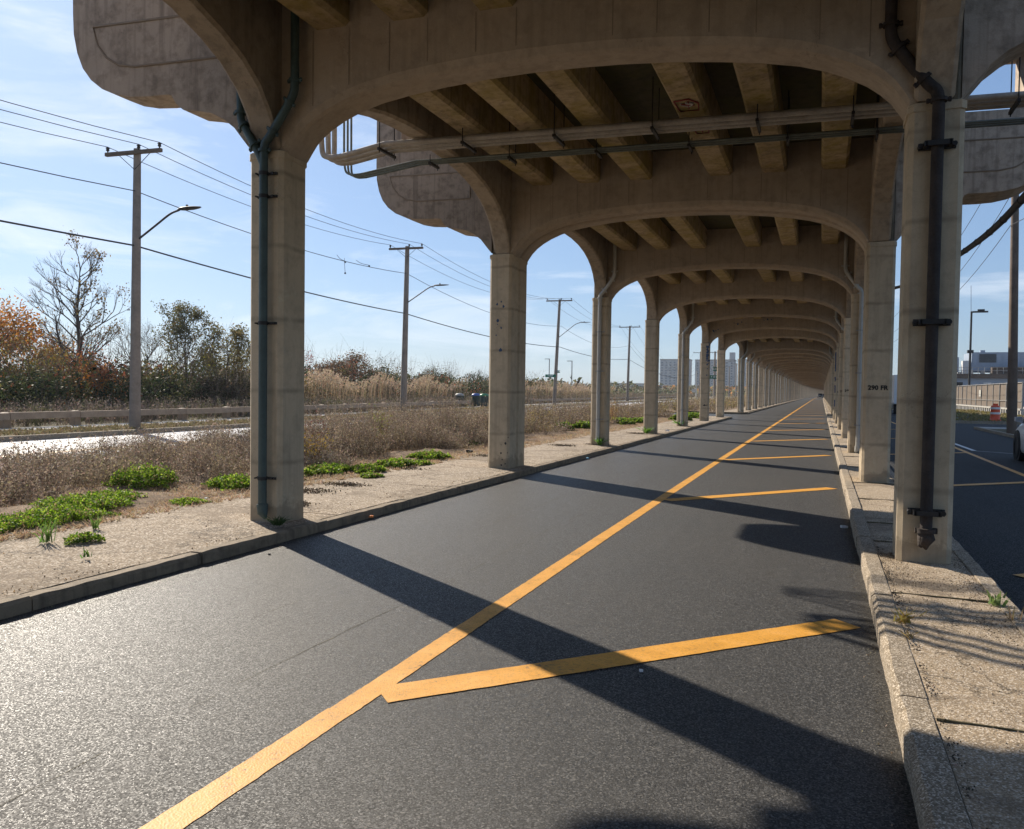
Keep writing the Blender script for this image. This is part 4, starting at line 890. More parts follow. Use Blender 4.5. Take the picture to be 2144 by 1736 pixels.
mass('low_scrub', 3600, lambda n: (lambda y: (np.interp(y, [r_[0] for r_ in RAIL], [r_[1] for r_ in RAIL])-rng.uniform(.2, 5.0, n), y))(8+74*rng.random(n)), lambda x, y: np.full(len(x), .9), [(.24, .185, .15), (.19, .145, .115), (.28, .22, .17), (.13, .13, .06)], 'low dry scrub directly behind the timber guard rail', .05, .22, 16)
mass('low_scrub', 2200, lambda n: (lambda y: (np.interp(y, [r_[0] for r_ in RAIL], [r_[1] for r_ in RAIL])-rng.uniform(.2, 6.0, n), y))(80+170*rng.random(n)), lambda x, y: np.full(len(x), 1.1), [(.26, .20, .15), (.20, .15, .11), (.15, .14, .08)], 'low dry scrub behind the far guard rail', .10, .35, 10)
# undergrowth filling between the shrubs
def blob_mass(name, n, xf, h, cols, label, size, cat='thicket'):
    q = QC(); x, y = xf(n); z = h(x, y)*rng.random(n)**.7; c = np.array(cols)[(np.sin(x*.9)*np.cos(y*.7)*2+rng.normal(0, .9, n)).astype(int) % len(cols)]
    q.leaves(np.stack([x, y, z+.05], 1), size, np.clip(c*rng.uniform(.5, 1.4, (n, 1)), 0, 1)); return tag(q.build(name, M['leaf']), label, cat, None, 'stuff')
blob_mass('thicket', 52000, lambda n: (lambda y: (rng.uniform(-50, -30.3, n)-.05*(y-20), y))(rng.uniform(10, 104, n)), lambda x, y: 2.2+.5*np.sin(x*.8+y*.5)+.4*np.sin(y*1.1-x*.3)+np.clip((-x-34)*.07, 0, .8), G1+G2+BR_+[RD[2]], 'dense mixed thicket behind the timber guard rail', .12)
blob_mass('distant_woodland', 40000, lambda n: (lambda y: (-34-rng.uniform(0, 130, n)-.06*(y-100)-.25*np.maximum(0,y-250)*0, y))(rng.uniform(100, 420, n)), lambda x, y: 2.6+.9*np.sin(x*.21+y*.13)+.6*np.sin(y*.31), [(.10, .11, .05), (.14, .13, .07), (.18, .15, .10), (.12, .09, .06)], 'distant low scrub woodland on the left skyline', .45)
blob_mass('distant_woodland', 9000, lambda n: (rng.uniform(-60, -27, n), rng.uniform(300, 700, n)), lambda x, y: np.full(len(x), 4.), [(.16, .15, .08), (.35, .17, .06), (.14, .11, .07)], 'far autumn scrub below the apartment blocks', .8)
# reeds
def reeds(n, xf, label, size=.05, h=2.0):
    q = QC(); x, y = xf(n); hh = h*rng.uniform(.75, 1.1, n); b0 = np.stack([x, y, np.full(n, .1)], 1); ln = rng.normal(0, .12, (n, 2)); hh = hh*(1+.18*np.sin(x*1.3+y*.8)); t = b0+np.stack([ln[:, 0]+.12, ln[:, 1], hh], 1)
    q.strips(b0, t, .02, .012, jit((.36, .27, .17), n)); k = 9; f = rng.uniform(0, 1, (n*k, 1)); T = np.repeat(t, k, 0); P = T+np.concatenate([.16*f+rng.normal(0, .03, (n*k, 1)), rng.normal(0, .03, (n*k, 1)), .36*f-.1], 1)
    q.leaves(P, size, jit((.54, .41, .28), n*k, .3), aspect=.5, up=1.2)
    k = 5; f = rng.uniform(.15, .8, (n*k, 1)); P = np.repeat(b0, k, 0)*(1-f)+np.repeat(t, k, 0)*f+rng.normal(0, .08, (n*k, 3)); q.leaves(P, size*1.8, jit((.22, .16, .09), n*k, .5), aspect=.18, up=.8)
    return tag(q.build('reeds', M['dry']), label, 'reeds', None, 'stuff')
reeds(1500, lambda n: (lambda y: (rng.uniform(-35.8, -30.5, n)-.09*(y-50), y))(rng.uniform(41, 72, n)), 'tall pale tan reeds with feathery plumes behind the guard rail', .06)
reeds(1000, lambda n: (rng.uniform(-37.5, -31, n), rng.uniform(82, 128, n)), 'far pale reeds with plumes behind the second guard rail', .09)
reeds(160, lambda n: (rng.uniform(-33, -30, n), rng.uniform(33, 41, n)), 'few pale reeds sticking out of the shrubs beside the nearest column')
# grassy fuzz and litter of dry stalks on the dirt and verges
def tufts(name, n, xf, h, cols, label, w_=.006, blades=7, z=.13):
    q = QC(); x, y = xf(n)
    for _ in range(blades):
        b0 = np.stack([x+rng.normal(0, .03, n), y+rng.normal(0, .03, n), np.full(n, z)], 1); t = b0+np.stack([rng.normal(0, h*.7, n), rng.normal(0, h*.7, n), h*rng.uniform(.4, 1.2, n)], 1)
        q.strips(b0, t, w_, w_*.3, jit(cols[_ % len(cols)], n, .3))
    return tag(q.build(name, M['dry']), label, 'grass', None, 'stuff')
tufts('dry_grass', 9000, lambda n: (-7.25-rng.random(n)**1.2*3.0, 3+42*rng.random(n)**1.3), .045, [(.50, .38, .25), (.38, .26, .16), (.58, .45, .30)], 'short dry grass stubble along the edge of the left sidewalk')
tufts('dry_grass', 4200, lambda n: (lambda y: (np.interp(y, [r_[0] for r_ in RAIL], [r_[1] for r_ in RAIL])+rng.uniform(1.7, 4.2, n), y))(6+60*rng.random(n)), .09, [(.26, .20, .11), (.20, .17, .08)], 'patchy dry grass on the verge between far sidewalk and curb', .02, 4)
tufts('dry_grass', 1500, lambda n: (rng.uniform(7.3, 15.5, n), rng.uniform(55, 100, n)), .12, [(.30, .24, .10), (.2, .18, .07)], 'dry grass on the slope below the screened fence', .04, 4, .08)
# bright green clumps, each a plant of its own
def clump(x, y, r, h, label, n=None, col=((.19, .31, .02), (.07, .15, .015), (.30, .41, .05)), dense=1, group='bright green plant clumps at the edge of the left sidewalk', ls=None, name='green_plant'):
    n = n or int(5200*dense*(r/.4)**1.5); q = QC(); ls = ls or max(.011, .008+.0012*y); a = rng.uniform(0, 6.283, n); rr = np.sqrt(rng.random(n))*r*(1+.24*np.sin(3*a+x)+.16*np.sin(7*a+y)+.10*np.sin(13*a+x*y))
    px, py = np.cos(a)*rr, np.sin(a)*rr; top = h*np.sqrt(np.clip(1-(rr/(r*1.3))**2, .05, 1))*(.85+.13*np.sin(px*17/ r*.4+py*11/r*.4)*np.sin(px*9/r-py*7/r)+.17*rng.normal(size=n)); z = top*rng.uniform(.35, 1.05, n)
    c = np.array(col)[rng.integers(0, 3, n)]*rng.uniform(.5, 1.35, (n, 1)); dd_ = rng.random(n) < .13; c[dd_] = np.array((.36, .27, .13))*rng.uniform(.5, 1.2, (dd_.sum(), 1)); q.leaves(np.stack([px, py, np.clip(z, .01, None)], 1), ls, np.clip(c, 0, 1), .6, up=.5)
    ns = max(10, n//30); k = rng.integers(0, n, ns); t = np.stack([px[k], py[k], z[k]], 1); q.strips(t*np.array([.6, .6, 0]), t, .004, .002, jit((.10, .16, .03), ns))
    o = q.build(name, M['leaf']); o.location = (x, y, .125); return tag(o, label, 'plant', group)
CL = [(-7.95, 5.75, .38, .16, 'bright green low patch nearest the left edge of the picture'), (-7.85, 6.35, .42, .20, 'bright green patch, second from the left edge, by the sidewalk'), (-8.25, 6.95, .48, .24, 'large bright green mound in the middle of the leftmost green patch'), (-8.45, 7.6, .38, .2, 'green patch trailing back towards the weeds, left of the round bush'),
      (-9.3, 8.95, .42, .36, 'round bright green bush standing alone in front of the dry weeds'), (-7.55, 7.95, .20, .09, 'small flat green tuft between the round bush and the nearest column'), (-8.15, 9.55, .38, .24, 'green clump just left of the nearest column'), (-6.62, 5.62, .15, .11, 'small green clump with grass blades on the sidewalk edge, lowest left'),
      (-8.35, 11.2, .34, .18, 'green clump just right of the nearest column'), (-8.15, 12.0, .40, .2, 'green clump second right of the nearest column'), (-7.6, 12.35, .30, .18, 'green clump in the middle of the row right of the nearest column'), (-7.12, 11.7, .18, .09, 'small green clump nearest the curb right of the nearest column'), (-7.65, 13.5, .34, .2, 'green clump fourth right of the nearest column'), (-7.45, 14.0, .24, .12, 'low green clump by the bare sidewalk before the second column'),
      (-7.85, 15.3, .38, .22, 'upright green clump last before the second column'), (-9.1, 20.0, .5, .18, 'green patch at the weed edge just left of the second column'), (-9.0, 28.6, .45, .45, 'green bush seen just left of the third column'), (-8.8, 30.5, .45, .4, 'green bush touching the third column'), (-8.5, 35.6, .75, .4, 'wide green patch right of the third column'),
      (-8.05, 37.6, .7, .35, 'wide green patch before the fourth column'), (-7.0, 43.0, .6, .45, 'green patch right of the fourth column'), (-6.9, 47.6, .7, .4, 'green patch between the fifth and sixth columns')]
for x, y, r, h, l in CL: clump(x, y, r*(1.05 if y < 20 else .8), h*(.72 if h < .3 else .85)*(1 if y < 20 else .75), l)
def grasslet(x, y, h, label, n=26, col=(.13, .22, .05), spread=.35, w_=.006, z=.135, name='weed_tuft'):
    q = QC(); b0 = rng.normal(0, .025, (n, 3)); b0[:, 2] = 0; t = b0+np.stack([rng.normal(0, h*spread, n), rng.normal(0, h*spread, n), h*rng.uniform(.5, 1.1, n)], 1); md = (b0+t)/2+np.array([0, 0, h*.12]); q.strips(b0, md, w_, w_*.9, jit(col, n)); q.strips(md, t, w_*.9, w_*.2, jit(col, n))
    o = q.build(name, M['leaf']); o.location = (x, y, z); return tag(o, label, 'weed', 'small weeds in the pavement cracks')
grasslet(-5.5, 7.12, .10, 'dark green weed tuft at the foot of the nearest left column', 60, (.06, .10, .03), .7); grasslet(-6.85, 5.42, .22, 'tall thin grass blades at the lowest left sidewalk edge', 30, spread=.3); grasslet(-7.05, 6.15, .16, 'thin grass blades among dry dirt near the green patches', 18)
grasslet(-5.95, 5.1, .08, 'single small seedling on the open left sidewalk', 10, spread=.6); grasslet(.55, 5.83, .09, 'yellowish tuft in the joint behind the right curb', 22, (.32, .25, .07), .6); grasslet(1.22, 6.62, .10, 'green weed with broad blades on the island edge', 16, (.16, .24, .07), .4, .010); grasslet(1.25, 6.2, .10, 'thin dry tuft on the right island edge', 10, (.3, .24, .12), .5)
grasslet(.56, 5.5, .05, 'tiny dry tuft beside the right curb', 10, (.3, .22, .1), .8); grasslet(-5.75, 21.6, .22, 'broad weed at the foot of the third left column', 34, (.10, .22, .03), .6, .012); grasslet(-5.9, 28.7, .22, 'broad weed at the foot of the fourth left column', 34, (.12, .26, .03), .7, .014); grasslet(-5.9, 36.2, .25, 'weed at the foot of the fifth left column', 34, (.12, .26, .03), .9, .02)
grasslet(-7.0, 17.6, .12, 'small weed on the sidewalk before the third column', 20, (.10, .2, .04), .8, .01)
# dark crimson stalks and a golden weed among the dry ones
for x, y, h, c, l in ((-9.6, 12.6, 1.25, (.16, .07, .05), 'dark reddish tall weed stalks just right of the nearest column'), (-9.9, 13.8, 1.1, (.14, .06, .05), 'dark reddish weed stalks beside the golden weed'), (-9.0, 12.8, .75, (.34, .24, .05), 'golden yellow weed beside the nearest column'), (-9.9, 16.6, 1.15, (.22, .22, .06), 'yellow green tall weed between the two nearest columns'), (-8.7, 34.6, 1.2, (.42, .25, .07), 'orange brown weed right of the fourth column')):
    t = empty('tall_weed', (x, y, .1), 0, l, 'weed', 'taller single weeds on the dirt strip'); q = QC(); n = 12; b0 = rng.normal(0, .05, (n, 3)); b0[:, 2] = 0; tt = b0+np.stack([rng.normal(0, .18, n), rng.normal(0, .18, n), h*rng.uniform(.7, 1.05, n)], 1)
    q.strips(b0, tt, .008, .003, jit((.14, .08, .06), n)); q.build('stems', M['dry'], t); q = QC(); k = 34; f = rng.uniform(.25, 1, (n*k, 1)); q.leaves(np.repeat(b0, k, 0)*(1-f)+np.repeat(tt, k, 0)*f+rng.normal(0, .045, (n*k, 3)), .026, jit(c, n*k, .4), .4); q.build('foliage', M['leaf'], t)
# litter
def scrap(x, y, z, s, mat, label, name='litter'):
    m = MB(); k = 7; a0 = random.random()*6; P = [(math.cos(a0+2*math.pi*i/k)*s*random.uniform(.5, 1), math.sin(a0+2*math.pi*i/k)*s*random.uniform(.35, .7), random.uniform(.01, s*.5)) for i in range(k)]
    m.add(P+[(0, 0, s*.45)]+[(p[0], p[1], -.005) for p in P], [(i, (i+1) % k, k) for i in range(k)]+[(i, (i+1) % k, k+1+(i+1) % k, k+1+i) for i in range(k)])
    o = m.build(name, mat); o.location = (x, y, z); return tag(o, label, 'litter', 'scraps of litter')
scrap(-5.22, 8.6, .03, .05, M['litter_o'], 'orange scrap against the left curb right of the nearest column'); scrap(-6.2, 16.4, .15, .09, M['litter'], 'flat white scrap on the sidewalk right of the second column'); scrap(-8.6, 22.2, .15, .14, M['litter'], 'crumpled white bag at the weed edge beyond the second column')
scrap(-5.2, 18.4, .02, .07, M['litter_b'], 'pale blue scrap in the left gutter'); scrap(-5.45, 30.4, .15, .12, M['litter'], 'pinkish white cup on the left curb'); scrap(-7.6, 8.35, .14, .035, M['litter_b'], 'tiny blue wrapper on the dirt near the nearest column'); scrap(-7.4, 6.9, .14, .02, M['litter'], 'tiny white bottle cap beside the green patch')
scrap(.30, 10.6, .005, .06, M['litter'], 'white scrap in the right gutter'); scrap(-.95, 4.6, .004, .015, M['litter'], 'tiny white fleck on the asphalt beyond the stripe'); scrap(-5.0, 6.35, .004, .018, M['ink'], 'small dark stone on the asphalt near the left curb'); scrap(-9.5, 21.5, .2, .2, M['litter'], 'torn plastic caught in the weeds left of the second column')
scrap(-7.8, 17.3, .14, .12, M['ink'], 'flat black object on the dirt before the second column')
# pebbles and grit on the island and gutters: one uncountable scatter
q = QC(); n = 2600; x = np.concatenate([rng.uniform(.54, 1.23, n//2), rng.normal(.33, .05, n//4), rng.normal(-5.2, .06, n//4)]); y = np.concatenate([rng.uniform(2.5, 13, n//2), rng.uniform(3, 30, n//4), rng.uniform(3, 40, n//4)]); z = np.concatenate([np.full(n//2, .142), np.full(n//4, .005), np.full(n//4, .005)])
q.leaves(np.stack([x, y, z], 1), .006, jit((.22, .18, .13), len(x), .6), .8)
n = 5200; x = rng.uniform(.54, 1.23, n); y = 5.4+3.0*rng.random(n); k = rng.random(n) < np.clip(.15+.9*np.sin(x*6+y*2.3)*np.sin(y*3.1-x*4)+.35*(y > 6.6), .05, 1); x, y = x[k], y[k]; q.leaves(np.stack([x, y, np.full(len(x), .139)], 1), .005, jit((.13, .10, .07), len(x), .6), .8)
n = 900; y = 3+6*rng.random(n); k = np.sin(y*7)+np.sin(y*17) > -.3; y = y[k]; q.leaves(np.stack([.545+np.abs(rng.normal(0, .022, len(y))), y, np.full(len(y), .141)], 1), .006, jit((.06, .05, .04), len(y), .5), .8)
tag(q.build('grit', M['dry']), 'loose grit on the island and in the gutters', 'grit', None, 'stuff')

q = QC(); n = 5200; x = np.concatenate([rng.uniform(-7.7, -5.5, n//2), -5.45-np.abs(rng.normal(0, .12, n//4)), rng.uniform(-9.2, -7.2, n//4)]); y = 4+36*rng.random(len(x))**1.2; k = (np.sin(x*3.1+y*1.3)*np.sin(y*2.1-x*2)+rng.normal(0, .5, len(x)) > .25); x, y = x[k], y[k]
z = .112+(-5.45-x)*.013; z = np.where(x < -7.4, .165, z); q.leaves(np.stack([x, y, z], 1), .011, np.clip(np.array([(.40, .27, .14), (.16, .11, .07), (.10, .08, .06), (.55, .45, .33)])[rng.integers(0, 4, len(x))]*rng.uniform(.5, 1.3, (len(x), 1)), 0, 1), .6)
for cx, cy, rr_ in ((-7.0, 9.7, .35), (-6.35, 8.55, .18), (-6.9, 10.6, .3), (-7.1, 16.6, .4), (-6.6, 20.9, .3), (-5.9, 21.9, .25), (-7.3, 13.2, .3), (-6.2, 28.4, .3)):
    m_ = 420; q.leaves(np.stack([cx+rng.normal(0, rr_*.6, m_), cy+rng.normal(0, rr_*.35, m_), .125+np.abs(rng.normal(0, .015, m_))], 1), .016, jit((.09, .07, .05), m_, .5), .8)
tag(q.build('debris', M['dry']), 'leaf litter and crumbled debris scattered on the left sidewalk', 'debris', None, 'stuff')

# ------------------------------------------------------------------ right hand side
p = upole(7.42, 38.3, 13.2, 'brown leaning wooden utility pole beside the right road', None, (-.22, 0), r=.175, mat='wood_brown', arm=True, aw=1.2, group='utility poles on the right roadside')
upole(7.6, 78, 12.5, 'farther wooden utility pole hidden behind the right columns', None, (.3, 0), r=.19, mat='wood_brown', group='utility poles on the right roadside')
for k, (dx, z, s, l) in enumerate(((-.3, 11.6, 1.0, 'thin upper wire strung along the right roadside'), (.0, 10.2, 1.2, 'thin middle wire strung along the right roadside'), (-.1, 8.7, .9, 'thin lower wire strung along the right roadside'))):
    wire([(7.2+dx, 2, z), (7.2+dx, 38.2, z), (7.8+dx, 78, z), (7.5, 118, z)], s, .014, l, group='wires on the right roadside')
m = MB(); P = bez([(2.2, 1, 6.1), (2.42, 7, 4.75), (2.48, 12.7, 4.33), (2.52, 17.5, 4.45), (2.5, 24, 4.9), (2.5, 31, 5.45), (2.35, 38, 6.2)], 8); m.tube(P, .052, 8); m.tube([p_+Vector((.04, 0, .055)) for p_ in P], .016, 5)
for i in range(2, len(P), 2): d_ = (P[i]-P[i-1]).normalized(); m.tube([P[i]-d_*.03, P[i]+d_*.03], .06, 8)
tag(m.build('cable_bundle', M['wire']), 'thick black lashed cable sagging diagonally across the sky right of the nearest column', 'cable')
# screened fence on a row of footings
fn = empty('screened_fence', (0, 0, 0), 0, 'long fence with brown screening on white footings across the right road', 'fence')
ys = [79+3.1*i for i in range(34)]
for a, b in zip(ys, ys[1:]):
    m = MB(); off = random.uniform(-.02, .02); m.box(16.02+off, 16.06+off, a+.03, b-.03, .62, 2.84); m.build('screen_panel', M['mesh'], fn)
for a in ys: m = MB(); m.tube([(15.98, a, .1), (15.98, a, 2.95)], .045 if int(a) % 5 else .07, 8); m.build('post', M['metal'], fn)
m = MB(); m.tube([(15.93, ys[0], 2.86), (15.93, ys[-1], 2.86)], .03, 6); m.tube([(15.93, ys[0], 1.25), (15.93, ys[-1], 1.25)], .025, 6); m.build('top_rail', M['metal'], fn)
m = MB(); m.box(15.85, 16.15, ys[0], ys[-1], .45, .60); m.build('base_beam', M['pale'], fn)
for i, a in enumerate([79+1.0*i for i in range(62)]): m = MB(); m.box(15.88, 16.12, a-.16, a+.16, .0, .452); m.build('footing', M['pale'], fn)
m = MB(); m.box(15.90, 15.93, 97.5, 98.6, 1.6, 2.3); m.build('notice_plate', M['pipe_w'], fn)
bd = empty('traffic_drum', (10.4, 58.6, .08), 0, 'orange and white striped traffic drum on the right verge', 'traffic drum')
m = MB(); ring = lambda r_, z_: [(math.cos(2*math.pi*i/16)*r_, math.sin(2*math.pi*i/16)*r_, z_) for i in range(16)]
m.loft([ring(.34, 0), ring(.34, .06), ring(.29, .07), ring(.28, .38), ring(.27, .66), ring(.255, .94), ring(.20, .98)], 0, True, True); m.build('drum_body', M['orange'], bd)
for z in (.42, .74): m = MB(); m.loft([ring(.287, z), ring(.282, z+.13)], 0, False, True); m.build('reflective_band', M['band'], bd)
m = MB(); m.box(-.14, .14, -.03, .03, .98, 1.1); m.build('handle', M['orange'], bd)
lp = empty('area_light_pole', (18.2, 120, 0), 0, 'tall dark lamp pole with antenna rising behind the screened fence', 'lamp pole')
m = MB(); m.tube([(0, 0, 0), (0, 0, 12.8)], [.16, .12], 8); m.tube([(-.05, 0, 12.7), (-.15, 0, 16.2)], .025, 5); m.build('pole', M['iron'], lp)
m = MB(); m.box(.1, 1.9, -.2, .2, 12.62, 12.82); m.box(.7, 1.5, -.15, .15, 12.83, 13.05); m.build('lamp_head', M['iron'], lp); m = MB(); m.box(-.35, .35, -.3, .3, 7.3, 7.7); m.build('bracket_box', M['iron'], lp)
# blue grey industrial building with roof plant
ib = empty('industrial_building', (17.6, 150, 0), 0, 'low blue grey industrial building with big rooftop units behind the fence', 'building')
m = MB(); m.box(0, 46, 0, 30, 0, 4.55); m.build('wall', M['hut'], ib); m = MB(); m.box(-.4, 46.4, -.5, 30.4, 4.55, 5.3); m.build('roof_edge', M['brown_box'], ib)
m = MB(); m.box(.6, 4.2, -.05, .1, 2.0, 3.9); m.build('loading_door', M['ink'], ib); m = MB(); m.box(.7, 4.1, -.15, .0, 2.7, 3.1); m.build('door_sign', M['white_wall'], ib)
for x in (14.5, 15.4, 24, 31): m = MB(); m.tube([(x, -.12, 0), (x, -.12, 5.6)], .07, 6); m.build('wall_pipe', M['metal'], ib)
m = MB(); m.box(7.2, 8.3, -.08, 0, 3.2, 3.9); m.build('wall_box', M['white_wall'], ib)
m = MB(); m.box(6.0, 22.6, 4, 12, 5.8, 9.05); 
for i in range(24): m.box(6.15+.7*i, 6.25+.7*i, 3.94, 4.0, 5.85, 9.0)
m.build('rooftop_unit', M['steelblue'], ib)
m = MB()
for i in range(8): m.box(7.1, 9.6, 3.86, 3.99, 7.35+.18*i, 7.45+.18*i)
m.build('louvre', M['ink'], ib); m = MB(); m.box(7.3, 8.0, 4.3, 5, 9.05, 9.4); m.build('roof_cap', M['steelblue'], ib)
m = MB(); m.box(8.6, 18.8, 1.2, 3.2, 5.302, 6.5); m.build('duct', M['brown_box'], ib); m = MB(); m.box(.9, 4.4, 6, 12, 5.302, 8.3); m.build('rooftop_unit', M['steelblue'], ib); m = MB(); m.box(4.6, 5.7, 3.4, 5, 5.302, 7.6); m.build('rooftop_unit', M['white_wall'], ib)
m = MB(); m.box(24.5, 34, 5, 12, 5.302, 8.2); m.build('rooftop_unit', M['steelblue'], ib)
m = MB()
for x in [0.2+.9*i for i in range(28)]: m.tube([(x, .6, 5.3), (x, .6, 6.4)], .035, 4)
for z in (5.85, 6.4): m.tube([(.2, .6, z), (24.5, .6, z)], .035, 4)
m.build('roof_railing', M['metal'], ib)
for i in range(10): m = MB(); m.box(.3+i*1.7, .9+i*1.7, 2.0, 2.6, 5.302, 5.55+.4*random.random()); m.build('roof_vent', M['metal'], ib)

# vehicles
def wheel(parent, x, y, r, w_, side):
    e = bpy.data.objects.new('wheel', None); C.objects.link(e); e.parent = parent; e.location = (x, y, r)
    m = MB(); P = [(r*.62, -w_/2), (r*.93, -w_/2), (r, -w_/2+.03), (r, w_/2-.03), (r*.93, w_/2), (r*.62, w_/2)]; n = 24
    m.loft([[(px, math.cos(2*math.pi*k/n)*rr, math.sin(2*math.pi*k/n)*rr) for k in range(n)] for rr, px in P], 0, False, True); m.build('tyre', M['black'], e)
    m = MB(); xo = side*(w_/2-.02); m.loft([[(xo-side*.06, math.cos(2*math.pi*k/n)*r*.30, math.sin(2*math.pi*k/n)*r*.30) for k in range(n)], [(xo-side*.03, math.cos(2*math.pi*k/n)*r*.64, math.sin(2*math.pi*k/n)*r*.64) for k in range(n)]], 1, True, True)
    for k in range(5):
        a = 2*math.pi*k/5; d = Vector((0, math.cos(a), math.sin(a))); t = Vector((0, -math.sin(a), math.cos(a))); c0 = Vector((xo, 0, 0)); P = [c0+t*.05, c0-t*.05, c0+d*r*.6-t*.035, c0+d*r*.6+t*.035]; m.add([tuple(q) for q in P]+[tuple(q-Vector((side*.03, 0, 0))) for q in P], [(0,1,2,3), (0,4,5,1), (1,5,6,2), (2,6,7,3), (3,7,4,0)], 0)
    m.build('rim', [M['rim'], M['iron']], e)
def car(x, y, rz, paint_, label, L_=4.6, Wd=1.84, H_=1.68, r=.35, suv=True, group=None, name='parked_car'):
    c = empty(name, (x, y, 0), rz, label, 'car', group); hw = Wd/2; m = MB(); hood = .98 if suv else .88; st = []
    prof = [(-L_/2, .45, .72, .78), (-L_/2+.06, .30, .88, .90), (-L_/2+.4, .24, 1.02, .97), (-L_/2+1.0, .22, 1.05, 1.), (0, .22, 1.04, 1.), (L_/2-1.35, .22, 1.02, 1.), (L_/2-.9, .22, hood, .99), (L_/2-.35, .24, hood-.10, .93), (L_/2-.07, .30, hood-.26, .82), (L_/2, .42, .62, .70)]
    for yy, zb, zt, kw in prof:
        w_ = hw*kw; st.append([(-w_*.96, yy, zb), (-w_, yy, zb+.10), (-w_, yy, (zb+zt)/2), (-w_*.985, yy, zt-.12), (-w_*.90, yy, zt-.02), (-w_*.5, yy, zt+.015), (w_*.5, yy, zt+.015), (w_*.90, yy, zt-.02), (w_*.985, yy, zt-.12), (w_, yy, (zb+zt)/2), (w_, yy, zb+.10), (w_*.96, yy, zb)])
    m.loft(st, 0, True, True); m.build('body', paint_, c)
    yr, yf = -L_/2+(.18 if suv else .75), L_/2-1.25; m = MB()
    ring = lambda y_, w_, z_: [(-w_, y_, z_), (w_, y_, z_)]
    g0 = [(-hw*.90, yr, 1.0), (hw*.90, yr, 1.0), (hw*.90, yf+.25, .98), (-hw*.90, yf+.25, .98)]; g1 = [(-hw*.74, yr+.28, H_-.05), (hw*.74, yr+.28, H_-.05), (hw*.74, yf-.45, H_-.06), (-hw*.74, yf-.45, H_-.06)]
    m.loft([g0, g1], 0, True, False); m.build('window_glass', M['glass'], c)
    m = MB(); m.loft([[(a*1.02, b, z_+.003) for a, b, z_ in g1], [(a*.96, b*.99, z_+.07) for a, b, z_ in g1]], 0, True, True)
    for s in (-1, 1):
        for a, b in (((hw*.905, yr+.02, 1.0), (hw*.755, yr+.3, H_-.04)), ((hw*.905, yf+.26, .98), (hw*.755, yf-.44, H_-.05)), ((hw*.905, -.15, 1.), (hw*.755, -.15, H_-.04)), ((hw*.905, -1.2, 1.), (hw*.755, -1.15, H_-.04))): m.tube([(s*a[0], a[1], a[2]), (s*b[0], b[1], b[2])], .035, 6)
    m.build('roof', paint_, c)
    for s in (-1, 1):
        m = MB(); m.loft([[(s*(hw*.95), yf+.02, .98), (s*(hw*.95), yf+.10, .98), (s*hw*.95, yf+.10, 1.14), (s*hw*.95, yf+.02, 1.14)], [(s*(hw+.12), yf-.02, 1.02), (s*(hw+.12), yf+.08, 1.02), (s*(hw+.12), yf+.08, 1.12), (s*(hw+.12), yf-.02, 1.12)]]); m.build('mirror', paint_, c)
        m = MB(); m.box(s*hw*.62-.16, s*hw*.62+.16, L_/2-.16, L_/2-.02, .60, .74); m.build('headlight', M['band'], c)
        m = MB(); m.box(s*hw*.74-.12, s*hw*.74+.12, -L_/2-.005, -L_/2+.1, .72, .95); m.build('tail_light', M['red_tag'], c)
        for yy in (-L_/2+.85, L_/2-.92):
            m = MB(); n = 20; m.loft([[(s*(hw-.25), yy+math.cos(t)*(r+.07), r+math.sin(t)*(r+.07)) for t in [2*math.pi*k/n for k in range(n)]], [(s*(hw+.006), yy+math.cos(t)*(r+.07), r+math.sin(t)*(r+.07)) for t in [2*math.pi*k/n for k in range(n)]]], 0, True, True); m.build('wheel_arch', M['black'], c); wheel(c, s*(hw-.085), yy, r, .22, s)
            if s: pass
    m = MB(); m.box(-.55, .55, L_/2-.10, L_/2-.005, .36, .54); m.build('grille', M['black'], c); m = MB(); m.box(-.26, .26, -L_/2-.02, -L_/2+.02, .62, .75); m.build('number_plate', M['band'], c)
    return c
car(5.70, 22.55, 0, M['silver'], 'silver car on the right road, cut off by the right edge of the picture', 4.75, 1.86, 1.72, .355)
car(6.35, 60, 0, M['dark_car'], 'dark blue parked car glimpsed between the two nearest right columns', 4.5, 1.8, 1.5, .33, False, 'cars on the right road')
car(-1.05+.6, 348, math.pi, M['dark_car'], 'dark car at the far end of the road, left of the two', 4.6, 1.85, 1.75, .35, True, 'two far cars under the viaduct', 'distant_car'); car(1.2+.6-.55, 360, math.pi, M['dark_car'], 'dark car at the far end of the road, right of the two', 4.5, 1.8, 1.6, .34, True, 'two far cars under the viaduct', 'distant_car')
bt = empty('box_truck', (6.9, 78, 0), 0, 'white box truck glimpsed between the two nearest right columns', 'truck')
m = MB(); m.box(-1.15, 1.15, -3.2, 2.0, .9, 3.35); m.build('cargo_box', M['white_car'], bt); m = MB(); m.loft([[(-1.0, 2.02, .5), (1.0, 2.02, .5), (1.0, 2.02, 2.4), (-1.0, 2.02, 2.4)], [(-1.0, 3.6, .5), (1.0, 3.6, .5), (1.0, 3.2, 2.2), (-1.0, 3.2, 2.2)], [(-.95, 4.4, .5), (.95, 4.4, .5), (.95, 4.3, 1.3), (-.95, 4.3, 1.3)]]); m.build('cab', M['white_car'], bt)
for s in (-1, 1):
    for yy in (-2.2, 3.3): wheel(bt, s*.95, yy, .42, .26, s)
m = MB(); m.box(-1.0, 1.0, -3.28, -3.2, .55, .75); m.build('bumper', M['black'], bt)

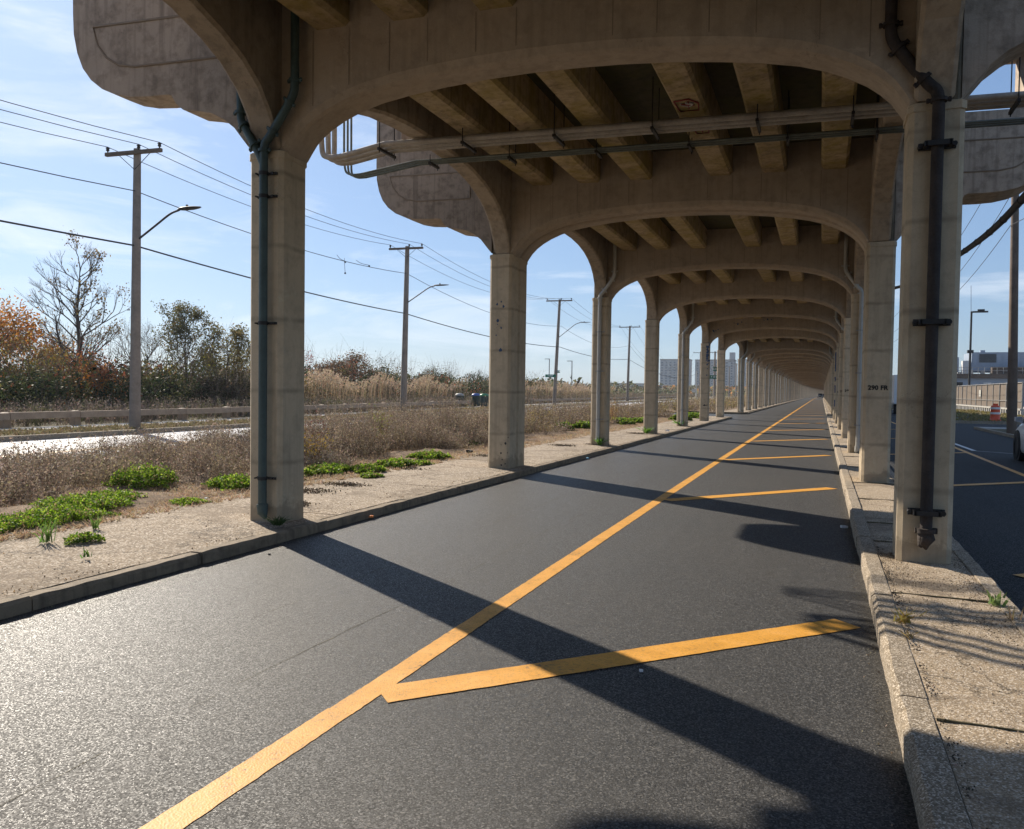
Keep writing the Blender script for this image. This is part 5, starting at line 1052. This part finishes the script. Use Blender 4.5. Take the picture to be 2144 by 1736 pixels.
# ------------------------------------------------------------------ apartment blocks
def apartment(x, y, w_, d_, h, nx, nf, label, tower=None):
    b = empty('apartment_block', (x, y, 0), 0, label, 'apartment block', 'pale apartment blocks on the horizon'); m = MB(); m.box(0, w_, 0, d_, 0, h); m.build('wall', M['apt'], b)
    m = MB(); m.box(-.3, w_+.3, -.3, d_+.3, h, h+.9); m.build('roof_edge', M['brown_box'], b); wm = None
    for i in range(nx):
        for j in range(nf):
            if wm is None: m = MB(); m.box(-.9, .9, -.12, .05, 0, 1.7); o = m.build('window', M['apt_win'], b); wm = o.data
            else: o = inst(wm, 'window', b)
            o.location = (w_*(i+.5)/nx, 0, 1.2+(h-2.2)*j/nf)
    for j in range(nf): m = MB(); m.box(w_*.42, w_*.58, -1.3, -.01, .6+(h-2.2)*j/nf, 1.7+(h-2.2)*j/nf); m.build('balcony', M['apt'], b)
    if tower: m = MB(); m.box(tower[0], tower[1], 3, 10, h+.9, h+tower[2]); m.build('stair_tower', M['apt'], b)
    return b
apartment(-152, 800, 29, 18, 33.5, 7, 12, 'leftmost pale apartment block on the horizon', (22, 27, 3.5)); apartment(-119, 812, 38, 18, 33.5, 8, 12, 'pale apartment block second from the left on the horizon', (33, 38, 8)); apartment(-77, 805, 46, 18, 33.5, 8, 12, 'rightmost pale apartment block on the horizon, behind the far columns', (20, 27, 6))
for (x, y, w_, h, l) in ((-330, 820, 60, 7, 'low distant building left of the apartment blocks'), (-210, 800, 46, 9, 'low distant building touching the apartment blocks')):
    b = empty('low_building', (x, y, 0), 0, l, 'building'); m = MB(); m.box(0, w_, 0, 14, 0, h); m.build('wall', M['apt'], b); m = MB(); m.box(-.5, w_+.5, -.5, 14.5, h, h+.8); m.build('roof', M['brown_box'], b)

# ------------------------------------------------------------------ haze
m = MB(); m.box(-1500, 1500, -300, 1600, -1.1, 45); hz = m.build('haze', []); hz['kind'] = 'stuff'; hz['label'] = 'thin blue grey air haze'; hz['category'] = 'haze'
hm = bpy.data.materials.new('haze'); hm.use_nodes = True; ht = hm.node_tree; ht.nodes.remove(ht.nodes['Principled BSDF']); pv = ht.nodes.new('ShaderNodeVolumePrincipled')
pv.inputs['Color'].default_value = (.78, .88, 1, 1); pv.inputs['Density'].default_value = .00022; pv.inputs['Anisotropy'].default_value = .3
ht.links.new(pv.outputs[0], ht.nodes['Material Output'].inputs['Volume']); hz.data.materials.append(hm)
